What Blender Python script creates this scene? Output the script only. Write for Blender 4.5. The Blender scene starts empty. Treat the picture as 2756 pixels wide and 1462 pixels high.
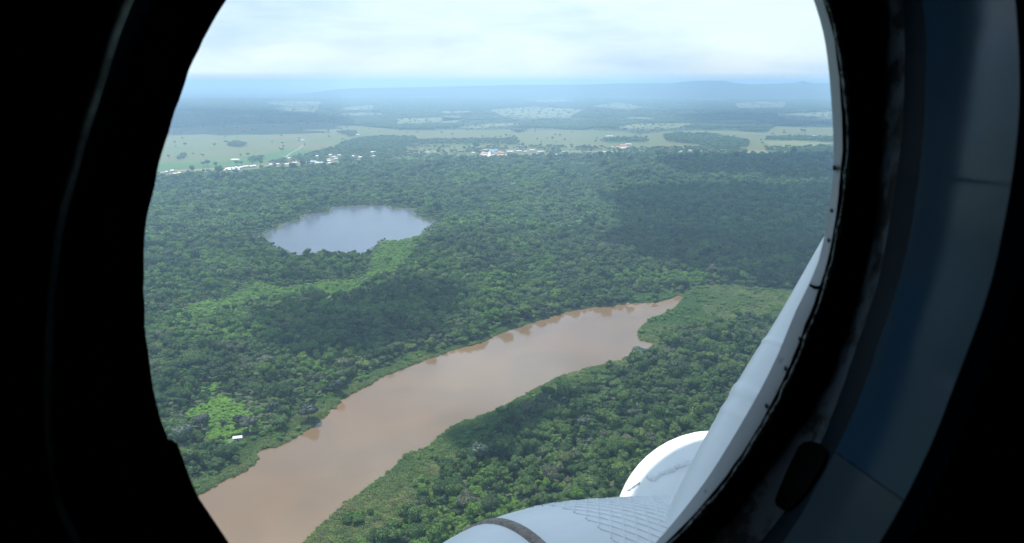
import bpy, bmesh, math, random
import numpy as np
from mathutils import Vector, Matrix
from mathutils.geometry import tessellate_polygon
from mathutils.bvhtree import BVHTree
from mathutils import noise as mnoise

random.seed(7); RNG = np.random.default_rng(11)
R = math.radians
scene = bpy.context.scene
col = scene.collection

# ------------------------------------------------------------------ camera, light, exposure
FPX, CX, CY = 2163.0, 1378.0, 731.0          # focal length and centre of the photo, in its pixels
CAM_H = 250.0
PITCH = math.atan((CY - 219.5) / FPX)
cd = bpy.data.cameras.new('camera'); cam = bpy.data.objects.new('camera', cd); col.objects.link(cam)
cam.location = (0, 0, CAM_H); cam.rotation_euler = (R(90) - PITCH, 0, 0)
cd.sensor_width = 36.0; cd.lens = 36.0 * FPX / 2756.0
cd.clip_start = 0.02; cd.clip_end = 200000.0
scene.camera = cam
cd.dof.use_dof = True; cd.dof.focus_distance = 900.0; cd.dof.aperture_fstop = 18.0

SUN_EL, SUN_AZ = 64.0, -40.0                    # azimuth clockwise from straight ahead (+Y)
SUNV = Vector((math.sin(R(SUN_AZ)) * math.cos(R(SUN_EL)), math.cos(R(SUN_AZ)) * math.cos(R(SUN_EL)), math.sin(R(SUN_EL))))
sd = bpy.data.lights.new('sun', 'SUN'); sun = bpy.data.objects.new('sun', sd); col.objects.link(sun)
sd.energy = 5.0; sd.angle = R(0.55); sd.color = (1.0, 0.96, 0.90)
sun.rotation_euler = SUNV.to_track_quat('Z', 'Y').to_euler(); sun.location = (0, 0, 400)

world = bpy.data.worlds.new('World'); scene.world = world; world.use_nodes = True
def build_world():
    nt = world.node_tree; N = nt.nodes; L = nt.links; N.clear()
    out = N.new('ShaderNodeOutputWorld'); bg = N.new('ShaderNodeBackground'); bg.inputs['Strength'].default_value = 0.15
    sky = N.new('ShaderNodeTexSky'); sky.sky_type = 'NISHITA'; sky.sun_disc = False
    sky.sun_elevation = R(SUN_EL); sky.sun_rotation = R(SUN_AZ); sky.altitude = 200
    sky.air_density = 1.3; sky.dust_density = 0.4; sky.ozone_density = 2.5
    tc = N.new('ShaderNodeTexCoord')
    mp = N.new('ShaderNodeMapping'); mp.inputs['Scale'].default_value = (1.0, 1.0, 3.4)
    n1 = N.new('ShaderNodeTexNoise'); n1.inputs['Scale'].default_value = 5.5; n1.inputs['Detail'].default_value = 9; n1.inputs['Roughness'].default_value = 0.56
    n1.inputs['Distortion'].default_value = 0.25
    r1 = N.new('ShaderNodeValToRGB'); r1.color_ramp.elements[0].position = 0.40; r1.color_ramp.elements[1].position = 0.66
    L.new(tc.outputs['Generated'], mp.inputs['Vector']); L.new(mp.outputs[0], n1.inputs['Vector']); L.new(n1.outputs['Fac'], r1.inputs['Fac'])
    # darker cloud bellies
    n2 = N.new('ShaderNodeTexNoise'); n2.inputs['Scale'].default_value = 5.5; n2.inputs['Detail'].default_value = 9
    mp2 = N.new('ShaderNodeMapping'); mp2.inputs['Scale'].default_value = (0.8, 0.8, 4.0); mp2.inputs['Location'].default_value = (3.1, 1.7, 0.4)
    L.new(tc.outputs['Generated'], mp2.inputs['Vector']); L.new(mp2.outputs[0], n2.inputs['Vector'])
    r2 = N.new('ShaderNodeValToRGB'); r2.color_ramp.elements[0].position = 0.45; r2.color_ramp.elements[1].position = 0.62
    r2.color_ramp.elements[0].color = (3.6, 4.35, 4.95, 1); r2.color_ramp.elements[1].color = (2.7, 3.6, 4.6, 1)
    L.new(n2.outputs['Fac'], r2.inputs['Fac'])
    # cloud bellies get heavier away from the horizon
    sx = N.new('ShaderNodeSeparateXYZ'); L.new(tc.outputs['Generated'], sx.inputs[0])
    zr = N.new('ShaderNodeMapRange'); zr.inputs['From Min'].default_value = 0.10; zr.inputs['From Max'].default_value = 0.20; zr.inputs['To Min'].default_value = 0.0; zr.inputs['To Max'].default_value = 0.85
    L.new(sx.outputs['Z'], zr.inputs['Value'])
    n3 = N.new('ShaderNodeTexNoise'); n3.inputs['Scale'].default_value = 6.0; n3.inputs['Detail'].default_value = 3
    mp3 = N.new('ShaderNodeMapping'); mp3.inputs['Scale'].default_value = (1.0, 1.0, 2.6); mp3.inputs['Location'].default_value = (0.3, 5.2, 1.4)
    L.new(tc.outputs['Generated'], mp3.inputs['Vector']); L.new(mp3.outputs[0], n3.inputs['Vector'])
    r3 = N.new('ShaderNodeMapRange'); r3.inputs['From Min'].default_value = 0.45; r3.inputs['From Max'].default_value = 0.54; L.new(n3.outputs['Fac'], r3.inputs['Value'])
    m3 = N.new('ShaderNodeMath'); m3.operation = 'MULTIPLY'; L.new(zr.outputs[0], m3.inputs[0]); L.new(r3.outputs[0], m3.inputs[1])
    bel = N.new('ShaderNodeMix'); bel.data_type = 'RGBA'; bel.inputs['B'].default_value = (0.9, 1.5, 2.6, 1)
    zb = N.new('ShaderNodeMapRange'); zb.inputs['From Min'].default_value = 0.08; zb.inputs['From Max'].default_value = 0.5; zb.inputs['To Min'].default_value = 1.0; zb.inputs['To Max'].default_value = 1.55
    L.new(sx.outputs['Z'], zb.inputs['Value']); sv = N.new('ShaderNodeVectorMath'); sv.operation = 'SCALE'; L.new(r2.outputs['Color'], sv.inputs[0]); L.new(zb.outputs[0], sv.inputs['Scale'])
    L.new(m3.outputs[0], bel.inputs['Factor']); L.new(sv.outputs[0], bel.inputs['A'])
    mx = N.new('ShaderNodeMix'); mx.data_type = 'RGBA'
    fac = N.new('ShaderNodeMath'); fac.operation = 'MULTIPLY_ADD'; fac.inputs[1].default_value = 0.20; fac.inputs[2].default_value = 0.78
    L.new(r1.outputs['Color'], fac.inputs[0]); L.new(fac.outputs[0], mx.inputs['Factor'])
    L.new(sky.outputs[0], mx.inputs['A']); L.new(bel.outputs['Result'], mx.inputs['B'])
    L.new(mx.outputs['Result'], bg.inputs['Color']); L.new(bg.outputs[0], out.inputs['Surface'])
build_world()
scene.view_settings.view_transform = 'Standard'; scene.view_settings.look = 'None'
scene.view_settings.exposure = 0.55; scene.view_settings.gamma = 1.0; scene.view_settings.use_curve_mapping = False
scene.cycles.max_bounces = 6; scene.cycles.diffuse_bounces = 3; scene.cycles.glossy_bounces = 3
scene.cycles.transmission_bounces = 4; scene.cycles.volume_bounces = 2; scene.cycles.transparent_max_bounces = 8
scene.cycles.use_denoising = True; scene.cycles.sample_clamp_indirect = 6

# ------------------------------------------------------------------ helpers
CMAT = Matrix.Rotation(R(90) - PITCH, 3, 'X')
def ray(px, py):
    return CMAT @ Vector(((px - CX) / FPX, -(py - CY) / FPX, -1.0))
def P(px, py, d):                      # a point at distance d in front of the lens
    return Vector((0, 0, CAM_H)) + ray(px, py) * d
def G(px, py, z=0.0):                  # where the line of sight meets the land
    r = ray(px, py); t = (z - CAM_H) / r.z
    return Vector((r.x * t, r.y * t, z))
def GP(pts, z=0.0): return [G(x, y, z).to_2d() for x, y in pts]
def proj(X, Y, Z):                     # arrays -> photo pixels
    Z = Z - CAM_H; c, s = math.cos(PITCH), math.sin(PITCH)
    f = Y * c - Z * s; u = Y * s + Z * c
    return CX + FPX * X / f, CY - FPX * u / f
def inside(X, Y, poly):
    X = np.asarray(X, float); Y = np.asarray(Y, float); r = np.zeros(X.shape, bool); n = len(poly)
    for i in range(n):
        x0, y0 = poly[i]; x1, y1 = poly[(i + 1) % n]
        c = ((y0 > Y) != (y1 > Y)) & (X < (x1 - x0) * (Y - y0) / ((y1 - y0) or 1e-9) + x0)
        r ^= c
    return r
def dist_line(X, Y, pts):
    d = np.full(np.shape(X), 1e9)
    for (x0, y0), (x1, y1) in zip(pts[:-1], pts[1:]):
        vx, vy = x1 - x0, y1 - y0; l = vx * vx + vy * vy + 1e-9
        t = np.clip(((X - x0) * vx + (Y - y0) * vy) / l, 0, 1)
        d = np.minimum(d, np.hypot(X - x0 - t * vx, Y - y0 - t * vy))
    return d
def vnoise(X, Y, s, seed=0):           # smooth value noise 0..1
    rs = np.random.default_rng(seed); T = rs.random((256, 256))
    x = np.asarray(X) / s + 1000.3; y = np.asarray(Y) / s + 1000.7
    i = np.floor(x).astype(int); j = np.floor(y).astype(int); u = x - i; v = y - j
    u = u * u * (3 - 2 * u); v = v * v * (3 - 2 * v); i &= 255; j &= 255; i2 = (i + 1) & 255; j2 = (j + 1) & 255
    return (T[i, j] * (1 - u) + T[i2, j] * u) * (1 - v) + (T[i, j2] * (1 - u) + T[i2, j2] * u) * v

def tag(o, label=None, cat=None, group=None, kind=None):
    if label: o['label'] = label
    if cat: o['category'] = cat
    if group: o['group'] = group
    if kind: o['kind'] = kind
    return o
def mesh_obj(name, verts, faces, mat, parent=None, smooth=False):
    me = bpy.data.meshes.new(name); me.from_pydata([tuple(v) for v in verts], [], faces); me.update()
    if mat: me.materials.append(mat)
    if smooth: me.polygons.foreach_set('use_smooth', [True] * len(me.polygons))
    o = bpy.data.objects.new(name, me); col.objects.link(o)
    if parent: o.parent = parent
    return o
def bm_obj(name, bm, mat, parent=None, smooth=False):
    me = bpy.data.meshes.new(name); bm.to_mesh(me); bm.free()
    if mat: me.materials.append(mat)
    if smooth: me.polygons.foreach_set('use_smooth', [True] * len(me.polygons))
    o = bpy.data.objects.new(name, me); col.objects.link(o)
    if parent: o.parent = parent
    return o
def empty(name, loc=(0, 0, 0), rz=0.0):
    o = bpy.data.objects.new(name, None); col.objects.link(o); o.location = loc; o.rotation_euler = (0, 0, rz)
    o.empty_display_size = 0.5
    return o
def sheet(name, pts2, z, mat, smooth_n=0):
    pts = [Vector((p[0], p[1], z)) for p in pts2]
    tris = tessellate_polygon([pts])
    vs = [tuple(p) for p in pts]; fs = []
    for t in tris:
        a, b, c = [Vector(vs[i]) for i in t]
        fs.append(tuple(t) if (b - a).cross(c - a).z > 0 else tuple(reversed(t)))
    return mesh_obj(name, vs, fs, mat)
def densify(pts, step, jit, closed=True, seed=3):
    rs = random.Random(seed); out = []; n = len(pts)
    for i in range(n if closed else n - 1):
        a = Vector(pts[i][:2]); b = Vector(pts[(i + 1) % n][:2]); L = (b - a).length; k = max(1, int(L / step))
        nr = Vector((-(b - a).y, (b - a).x)) / (L or 1)
        for j in range(k):
            t = j / k; p = a.lerp(b, t)
            p += nr * jit * ((rs.random() - 0.5) * 0.7 + math.sin((i + t) * 5.1) * 0.4)
            out.append(p)
    if not closed: out.append(Vector(pts[-1][:2]))
    return out

# ------------------------------------------------------------------ materials
def mat_new(name):
    m = bpy.data.materials.new(name); m.use_nodes = True; nt = m.node_tree; nt.nodes.clear()
    out = nt.nodes.new('ShaderNodeOutputMaterial'); return m, nt, nt.nodes, nt.links, out
def principled(name, c, rough=0.6, noise=None, bump=None, spec=0.5, coat=0.0, metal=0.0, ior=1.5):
    m, nt, N, L, out = mat_new(name); b = N.new('ShaderNodeBsdfPrincipled'); L.new(b.outputs[0], out.inputs[0])
    b.inputs['Base Color'].default_value = (*c, 1); b.inputs['Roughness'].default_value = rough
    b.inputs['Specular IOR Level'].default_value = spec; b.inputs['IOR'].default_value = ior; b.inputs['Coat Weight'].default_value = coat; b.inputs['Metallic'].default_value = metal
    tc = N.new('ShaderNodeTexCoord')
    if noise:                           # (scale, colour2, low, high)
        s, c2, lo, hi = noise
        n = N.new('ShaderNodeTexNoise'); n.inputs['Scale'].default_value = s; n.inputs['Detail'].default_value = 6
        n.inputs['Roughness'].default_value = 0.65
        r = N.new('ShaderNodeValToRGB'); r.color_ramp.elements[0].position = lo; r.color_ramp.elements[1].position = hi
        r.color_ramp.elements[0].color = (*c, 1); r.color_ramp.elements[1].color = (*c2, 1)
        L.new(tc.outputs['Object'], n.inputs['Vector']); L.new(n.outputs['Fac'], r.inputs['Fac']); L.new(r.outputs[0], b.inputs['Base Color'])
    if bump:                            # (scale, strength, distance)
        n = N.new('ShaderNodeTexNoise'); n.inputs['Scale'].default_value = bump[0]; n.inputs['Detail'].default_value = 5
        bp = N.new('ShaderNodeBump'); bp.inputs['Strength'].default_value = bump[1]; bp.inputs['Distance'].default_value = bump[2]
        L.new(tc.outputs['Object'], n.inputs['Vector']); L.new(n.outputs['Fac'], bp.inputs['Height']); L.new(bp.outputs[0], b.inputs['Normal'])
    return m
def foliage(name, dark, mid, light, lime=(0.10, 0.20, 0.025), macro=60.0, grey=(0.075, 0.088, 0.060), trans=0.16):
    m, nt, N, L, out = mat_new(name)
    oi = N.new('ShaderNodeObjectInfo'); r = N.new('ShaderNodeValToRGB'); e = r.color_ramp.elements
    e[0].position = 0.0; e[0].color = (*dark, 1); e[1].position = 1.0; e[1].color = (*light, 1)
    a = e.new(0.42); a.color = (*mid, 1); a = e.new(0.64); a.color = (mid[0] * 1.5, mid[1] * 1.35, mid[2] * 1.15, 1); a = e.new(0.72); a.color = (mid[0] * 0.8, mid[1] * 0.85, mid[2] * 1.1, 1); a = e.new(0.86); a.color = (*grey, 1); a = e.new(0.92); a.color = (*light, 1)
    mn = N.new('ShaderNodeTexNoise'); mn.inputs['Scale'].default_value = 1.0 / macro; mn.inputs['Detail'].default_value = 3
    L.new(oi.outputs['Location'], mn.inputs['Vector'])
    # random per tree + a drift over the forest
    ma = N.new('ShaderNodeMath'); ma.operation = 'MULTIPLY_ADD'; ma.inputs[1].default_value = 0.62
    mb = N.new('ShaderNodeMath'); mb.operation = 'MULTIPLY_ADD'; mb.inputs[1].default_value = 1.5; mb.inputs[2].default_value = -0.56
    L.new(mn.outputs['Fac'], mb.inputs[0]); L.new(oi.outputs['Random'], ma.inputs[0]); L.new(mb.outputs[0], ma.inputs[2])
    L.new(ma.outputs[0], r.inputs['Fac'])
    at = N.new('ShaderNodeAttribute'); at.attribute_type = 'INSTANCER'; at.attribute_name = 'bright'
    mx = N.new('ShaderNodeMix'); mx.data_type = 'RGBA'; mx.inputs['B'].default_value = (*lime, 1)
    L.new(at.outputs['Fac'], mx.inputs['Factor']); L.new(r.outputs[0], mx.inputs['A'])
    tc = N.new('ShaderNodeTexCoord'); n2 = N.new('ShaderNodeTexNoise'); n2.inputs['Scale'].default_value = 0.9; n2.inputs['Detail'].default_value = 4
    L.new(tc.outputs['Object'], n2.inputs['Vector'])
    mr = N.new('ShaderNodeMapRange'); mr.inputs['From Min'].default_value = 0.3; mr.inputs['From Max'].default_value = 0.7
    mr.inputs['To Min'].default_value = 0.62; mr.inputs['To Max'].default_value = 1.38
    L.new(n2.outputs['Fac'], mr.inputs['Value'])
    vm = N.new('ShaderNodeVectorMath'); vm.operation = 'SCALE'; L.new(mx.outputs['Result'], vm.inputs[0]); L.new(mr.outputs[0], vm.inputs['Scale'])
    b = N.new('ShaderNodeBsdfPrincipled'); b.inputs['Roughness'].default_value = 0.6; b.inputs['Specular IOR Level'].default_value = 0.12
    L.new(vm.outputs[0], b.inputs['Base Color'])
    tr = N.new('ShaderNodeBsdfTranslucent'); L.new(vm.outputs[0], tr.inputs['Color'])
    ms = N.new('ShaderNodeMixShader'); ms.inputs[0].default_value = trans
    L.new(b.outputs[0], ms.inputs[1]); L.new(tr.outputs[0], ms.inputs[2]); L.new(ms.outputs[0], out.inputs[0])
    return m
M_leaf = foliage('jungle_leaf', (0.026, 0.058, 0.024), (0.072, 0.128, 0.040), (0.145, 0.205, 0.054), lime=(0.17, 0.33, 0.035), grey=(0.125, 0.135, 0.082))
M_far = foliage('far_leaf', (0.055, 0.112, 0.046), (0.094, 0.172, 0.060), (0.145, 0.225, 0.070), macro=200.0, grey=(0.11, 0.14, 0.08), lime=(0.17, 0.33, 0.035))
M_reed = foliage('reed_leaf', (0.12, 0.18, 0.055), (0.17, 0.23, 0.08), (0.25, 0.27, 0.12), lime=(0.095, 0.19, 0.05), macro=25.0, grey=(0.20, 0.18, 0.10), trans=0.45)
M_lime = principled('lime_leaf', (0.13, 0.22, 0.03), 0.6, (0.8, (0.07, 0.14, 0.02), 0.35, 0.65))
M_grey = principled('grey_leaf', (0.10, 0.115, 0.085), 0.7, (0.8, (0.055, 0.07, 0.05), 0.35, 0.65))
M_deep = principled('deep_leaf', (0.030, 0.055, 0.028), 0.6, (0.8, (0.018, 0.034, 0.018), 0.35, 0.65))
M_pale = principled('pale_leaf', (0.075, 0.115, 0.07), 0.6, (0.8, (0.045, 0.075, 0.045), 0.35, 0.65))
M_bark = principled('bark', (0.13, 0.11, 0.09), 0.9, (3.0, (0.07, 0.055, 0.04), 0.3, 0.7))
M_soil = principled('forest_floor', (0.035, 0.05, 0.022), 0.95, (0.02, (0.055, 0.075, 0.030), 0.35, 0.65))
def far_land():
    m, nt, N, L, out = mat_new('far_land'); b = N.new('ShaderNodeBsdfPrincipled'); L.new(b.outputs[0], out.inputs[0]); b.inputs['Roughness'].default_value = 0.95
    b.inputs['Specular IOR Level'].default_value = 0.1
    tc = N.new('ShaderNodeTexCoord'); n = N.new('ShaderNodeTexNoise'); n.inputs['Scale'].default_value = 0.0011; n.inputs['Detail'].default_value = 7; n.inputs['Roughness'].default_value = 0.62
    r = N.new('ShaderNodeValToRGB'); e = r.color_ramp.elements; e[0].position = 0.30; e[0].color = (0.028, 0.046, 0.026, 1); e[1].position = 0.60; e[1].color = (0.12, 0.14, 0.065, 1)
    k = e.new(0.53); k.color = (0.040, 0.062, 0.032, 1)
    L.new(tc.outputs['Object'], n.inputs['Vector']); L.new(n.outputs['Fac'], r.inputs[0]); L.new(r.outputs[0], b.inputs['Base Color']); return m
M_ground = far_land()
M_field = principled('pasture_grass', (0.085, 0.120, 0.040), 0.95, (0.0035, (0.125, 0.115, 0.055), 0.35, 0.66), spec=0.1)
M_green_field = principled('green_grass', (0.045, 0.115, 0.032), 0.95, (0.01, (0.065, 0.120, 0.036), 0.35, 0.66), spec=0.1)
M_pale_field = principled('dry_grass', (0.155, 0.165, 0.075), 0.95, (0.004, (0.11, 0.135, 0.055), 0.4, 0.6), spec=0.1)
M_vine = principled('vine_cover', (0.075, 0.165, 0.022), 0.8, (0.16, (0.045, 0.105, 0.018), 0.35, 0.65), (0.9, 0.8, 1.2))
M_marsh = principled('marsh_grass', (0.085, 0.125, 0.038), 0.9, (0.05, (0.045, 0.095, 0.03), 0.42, 0.62), (0.8, 0.7, 0.8))
M_mud = principled('bank_mud', (0.24, 0.15, 0.08), 0.8, (0.3, (0.15, 0.10, 0.055), 0.35, 0.65))
M_dirt = principled('dirt_road', (0.32, 0.28, 0.20), 0.9, (0.05, (0.24, 0.21, 0.15), 0.4, 0.6))
M_earth = principled('bare_earth', (0.42, 0.27, 0.19), 0.9, (0.05, (0.33, 0.25, 0.17), 0.4, 0.6))
M_sand = principled('sandy_ground', (0.50, 0.43, 0.36), 0.9, (0.1, (0.5, 0.42, 0.36), 0.4, 0.6))
def water(name, c1, c2, scale, bump, rough):
    m, nt, N, L, out = mat_new(name); b = N.new('ShaderNodeBsdfPrincipled'); L.new(b.outputs[0], out.inputs[0])
    b.inputs['Roughness'].default_value = rough; b.inputs['IOR'].default_value = 1.42; b.inputs['Specular IOR Level'].default_value = 0.62
    tc = N.new('ShaderNodeTexCoord'); n = N.new('ShaderNodeTexNoise'); n.inputs['Scale'].default_value = scale; n.inputs['Detail'].default_value = 3; n.inputs['Distortion'].default_value = 0.8
    r = N.new('ShaderNodeValToRGB'); e = r.color_ramp.elements; e[0].position = 0.35; e[0].color = (*c1, 1); e[1].position = 0.65; e[1].color = (*c2, 1)
    L.new(tc.outputs['Object'], n.inputs['Vector']); L.new(n.outputs['Fac'], r.inputs[0]); L.new(r.outputs[0], b.inputs['Base Color'])
    w = N.new('ShaderNodeTexNoise'); w.inputs['Scale'].default_value = 1.1; w.inputs['Detail'].default_value = 4
    bp = N.new('ShaderNodeBump'); bp.inputs['Strength'].default_value = bump; bp.inputs['Distance'].default_value = 0.12
    L.new(tc.outputs['Object'], w.inputs['Vector']); L.new(w.outputs['Fac'], bp.inputs['Height']); L.new(bp.outputs[0], b.inputs['Normal']); return m
M_river = water('muddy_water', (0.150, 0.097, 0.050), (0.124, 0.085, 0.047), 0.012, 0.035, 0.10)
M_lake = water('lake_water', (0.070, 0.085, 0.105), (0.080, 0.092, 0.115), 0.01, 0.35, 0.22)

# ------------------------------------------------------------------ land and water
def ground():
    # one sheet out to the horizon, finer near by so that it can be slightly uneven far off
    ring = [0, 300, 700, 1500, 3000, 6000, 12000, 25000, 60000]; n = 48
    vs = [(0, 0, 0)]; fs = []
    for r in ring[1:]:
        for k in range(n): a = 2 * math.pi * k / n; vs.append((r * math.cos(a), r * math.sin(a), 0))
    for k in range(n): fs.append((0, 1 + k, 1 + (k + 1) % n))
    for q in range(len(ring) - 2):
        a = 1 + q * n; b = a + n
        for k in range(n): fs.append((a + k, b + k, b + (k + 1) % n, a + (k + 1) % n))
    return tag(mesh_obj('ground', vs, fs, M_ground), kind='structure')
ground()

RIV_L = [(250, 1600), (400, 1450), (480, 1378), (535, 1332), (599, 1298), (663, 1268), (693, 1241), (690, 1214), (738, 1207), (792, 1182),
         (856, 1139), (909, 1086), (920, 1073), (963, 1054), (1027, 1016), (1123, 979), (1209, 947), (1300, 922), (1348, 897), (1434, 869),
         (1525, 840), (1605, 826), (1701, 818), (1765, 815), (1808, 802), (1824, 796), (1843, 801)]
RIV_R = [(1822, 824), (1802, 839), (1758, 853), (1726, 879), (1717, 902), (1726, 914), (1766, 921), (1755, 930), (1732, 942), (1702, 956),
         (1667, 971), (1633, 976), (1560, 997), (1507, 1013), (1472, 1031), (1443, 1042), (1390, 1075), (1343, 1096), (1314, 1111), (1270, 1128),
         (1229, 1139), (1200, 1157), (1178, 1178), (1162, 1196), (1131, 1211), (1100, 1218), (1043, 1270), (995, 1308), (925, 1353), (920, 1367),
         (877, 1400), (845, 1432), (813, 1466), (740, 1560), (620, 1680), (420, 1720)]
LAKE_PX = [(718, 631), (769, 614), (771, 604), (815, 600), (817, 587), (837, 579), (896, 576), (894, 564), (898, 560), (970, 557),
           (1037, 557), (1050, 565), (1115, 565), (1106, 579), (1126, 593), (1157, 600)]
LAKE_NEAR = [(1125, 617), (1123, 623), (1062, 635), (1024, 631), (1005, 644), (997, 657), (978, 667), (940, 671),
             (929, 673), (910, 665), (868, 669), (822, 665), (805, 673), (780, 661), (750, 652), (735, 642)]
riv_l = [p for p in GP(RIV_L)]; riv_r = [p for p in GP(RIV_R, 1.6)]
RIV = densify(riv_l, 4, 0.9, closed=False) + densify(riv_r, 4, 0.9, closed=False, seed=5)
lake_ctl = GP(LAKE_PX) + GP(LAKE_NEAR, 9.0)
lc = sum(lake_ctl, Vector((0, 0))) / len(lake_ctl); lake_ctl = [p + (p - lc).normalized() * 4.5 for p in lake_ctl]
LAKE = densify(lake_ctl, 7, 6.0)
RIV_N = np.array(RIV); LAKE_N = np.array(LAKE)
tag(sheet('river', RIV, 0.55, M_river), kind='structure')
tag(sheet('lake', LAKE, 0.55, M_lake), kind='structure')

# near land (under the jungle)
FOREST_EDGE = [(330, 478), (415, 474), (470, 474), (532, 468), (590, 467), (640, 462), (700, 456), (760, 451), (830, 446), (900, 444), (1050, 435), (1146, 434), (1200, 425),
               (1310, 426), (1400, 424), (1560, 419), (1640, 417), (1700, 414), (1800, 415), (1980, 415), (2060, 418), (2130, 414), (2240, 408), (2400, 404)]
near_land = GP(FOREST_EDGE) + GP([(2400, 1700), (330, 1700)])
tag(sheet('forest_floor', near_land, 0.20, M_soil), kind='structure')

# pastures beyond the forest
FIELD = [(300, 345), (445, 345), (560, 342), (650, 335), (760, 333), (850, 328), (880, 329), (930, 338), (1000, 343), (1080, 350), (1250, 354), (1330, 350),
         (1400, 358), (1430, 352), (1500, 350), (1600, 351), (1680, 355), (1722, 363), (1800, 353), (1960, 352), (2060, 360), (2087, 340), (2400, 334), (2400, 404)]
field = GP(FIELD) + list(reversed(GP(FOREST_EDGE[:-1])))
tag(sheet('pasture', field, 0.45, M_field), kind='structure')
PADS = [('green_pasture', M_green_field, [(700, 418), (760, 408), (800, 402), (880, 410), (835, 418), (780, 430), (720, 438), (640, 448), (560, 452), (480, 455), (420, 462), (400, 440), (520, 440), (610, 436), (650, 425)]),
        ('green_pasture', M_green_field, [(1060, 433), (1054, 430), (1100, 424), (1190, 421), (1190, 425), (1120, 433)]),
        ('green_pasture', M_green_field, [(1620, 374), (1690, 373), (1700, 384), (1640, 388)]),
        ('dry_pasture', M_pale_field, [(1980, 408), (2060, 407), (2120, 407), (2118, 412), (2070, 417), (2000, 412)]),
        ('dry_pasture', M_pale_field, [(2050, 381), (2100, 377), (2200, 380), (2240, 388), (2150, 397), (2080, 394)]),
        ('dry_pasture', M_pale_field, [(1811, 353), (1900, 352), (2076, 360), (2150, 364), (2000, 361), (1880, 357)])]
for i, (nm, m, pts) in enumerate(PADS):
    tag(sheet(nm, GP(pts), 0.75, m), kind='structure')
FARF = [[(1067, 321), (1233, 317), (1252, 323), (1123, 330), (1067, 331)], [(1318, 298), (1445, 292), (1567, 298), (1526, 314), (1404, 314), (1355, 310)],
        [(1190, 317), (1253, 320), (1224, 329), (1190, 329)], [(1224, 342), (1322, 335), (1412, 334), (1363, 339), (1282, 344)],
        [(1660, 341), (1710, 335), (1868, 334), (1811, 345), (1690, 345)], [(2089, 310), (2260, 304), (2260, 322), (2158, 323), (2097, 316)],
        [(705, 278), (790, 274), (868, 276), (850, 286), (770, 284)], [(740, 292), (860, 290), (850, 299), (760, 297)],
        [(476, 301), (520, 300), (522, 303), (480, 304)], [(920, 290), (1010, 285), (1000, 293), (930, 294)],
        [(1975, 280), (2050, 276), (2117, 276), (2110, 286), (1990, 288)], [(1590, 286), (1660, 279), (1740, 288), (1690, 292)],
        [(1684, 316), (1760, 317), (1765, 320), (1690, 319)], [(2050, 257), (2140, 255), (2138, 258), (2060, 259)]]
FARF = [[(x, sum(q[1] for q in p) / len(p) + (y - sum(q[1] for q in p) / len(p)) * 1.35) for x, y in p] for p in FARF]
FARF += [[(1400, 268), (1500, 266), (1560, 270), (1470, 274)], [(560, 312), (660, 309), (720, 312), (640, 316)], [(900, 306), (990, 303), (1050, 307), (960, 311)], [(1850, 262), (1930, 260), (1960, 264), (1880, 266)], [(1180, 300), (1260, 298), (1270, 303), (1200, 305)], [(1900, 326), (2010, 322), (2060, 327), (1960, 331)]]
for pts in FARF:
    tag(sheet('far_pasture', GP(pts), 0.9, M_pale_field), kind='structure')

# lime vine clearings, marsh
def loc(pts, s, ox, oy): return [(ox + x / s, oy + y / s) for x, y in pts]
Z1 = loc([(700, 570), (760, 570), (770, 640), (880, 650), (900, 720), (1000, 790), (1050, 830), (980, 870), (860, 930), (740, 1010), (620, 1020), (520, 960), (560, 860), (500, 770), (370, 810), (330, 740), (500, 650), (600, 600)], 3.417, 400, 900)
Z1b = loc([(450, 480), (620, 470), (680, 540), (600, 590), (480, 560)], 3.417, 400, 900)
Z2 = loc([(2260, -60), (2150, 120), (2080, 230), (1850, 340), (1700, 420), (1530, 480), (1480, 460), (1350, 430), (1100, 470), (850, 500), (650, 580), (450, 640), (280, 670), (210, 640), (340, 530), (620, 480), (700, 430), (900, 340), (1100, 400), (1400, 340), (1700, 330), (1830, 240), (1800, 150), (1900, 40), (1960, -10)], 3.0375, 400, 650)
Z3 = loc([(200, 60), (650, 100), (900, 200), (700, 280), (500, 240), (250, 150)], 3.0375, 400, 650)
Z4 = loc([(1250, 960), (1600, 900), (1850, 920), (1800, 980), (1500, 1000)], 3.0375, 400, 650)
Z5 = loc([(150, 220), (900, 195), (1060, 240), (1000, 310), (600, 335), (200, 300)], 3.417, 1600, 680)
Z6 = loc([(310, 400), (740, 360), (752, 400), (620, 462), (400, 472), (300, 440)], 3.417, 1600, 680)
Z7 = loc([(1050, 130), (1500, 110), (2100, 90), (2100, 150), (1500, 160), (1100, 180)], 3.417, 1600, 680)
MARSH = loc([(820, 360), (950, 315), (1250, 310), (1580, 340), (1760, 350), (2100, 330), (2100, 620), (1640, 640), (1400, 640), (1150, 670), (1100, 720), (900, 760), (740, 800), (650, 835), (560, 812), (430, 800), (400, 760), (430, 680), (540, 590), (690, 545), (820, 430)], 3.417, 1600, 680)
MARSH_DARK = loc([(830, 400), (980, 395), (990, 520), (1080, 630), (900, 650), (700, 680), (520, 640), (560, 590), (700, 550)], 3.417, 1600, 680)
z1, z1b, z2, z3, z4, z5, z6, z7, marsh, marsh_dark = [[tuple(p) for p in GP(z)] for z in (Z1, Z1b, Z2, Z3, Z4, Z5, Z6, Z7, MARSH, MARSH_DARK)]
tag(sheet('vine_clearing', z1, 0.35, M_vine), kind='structure')
tag(sheet('vine_clearing', z2, 0.35, M_vine), kind='structure')
tag(sheet('marsh_ground', marsh, 0.35, M_marsh), kind='structure')

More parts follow.
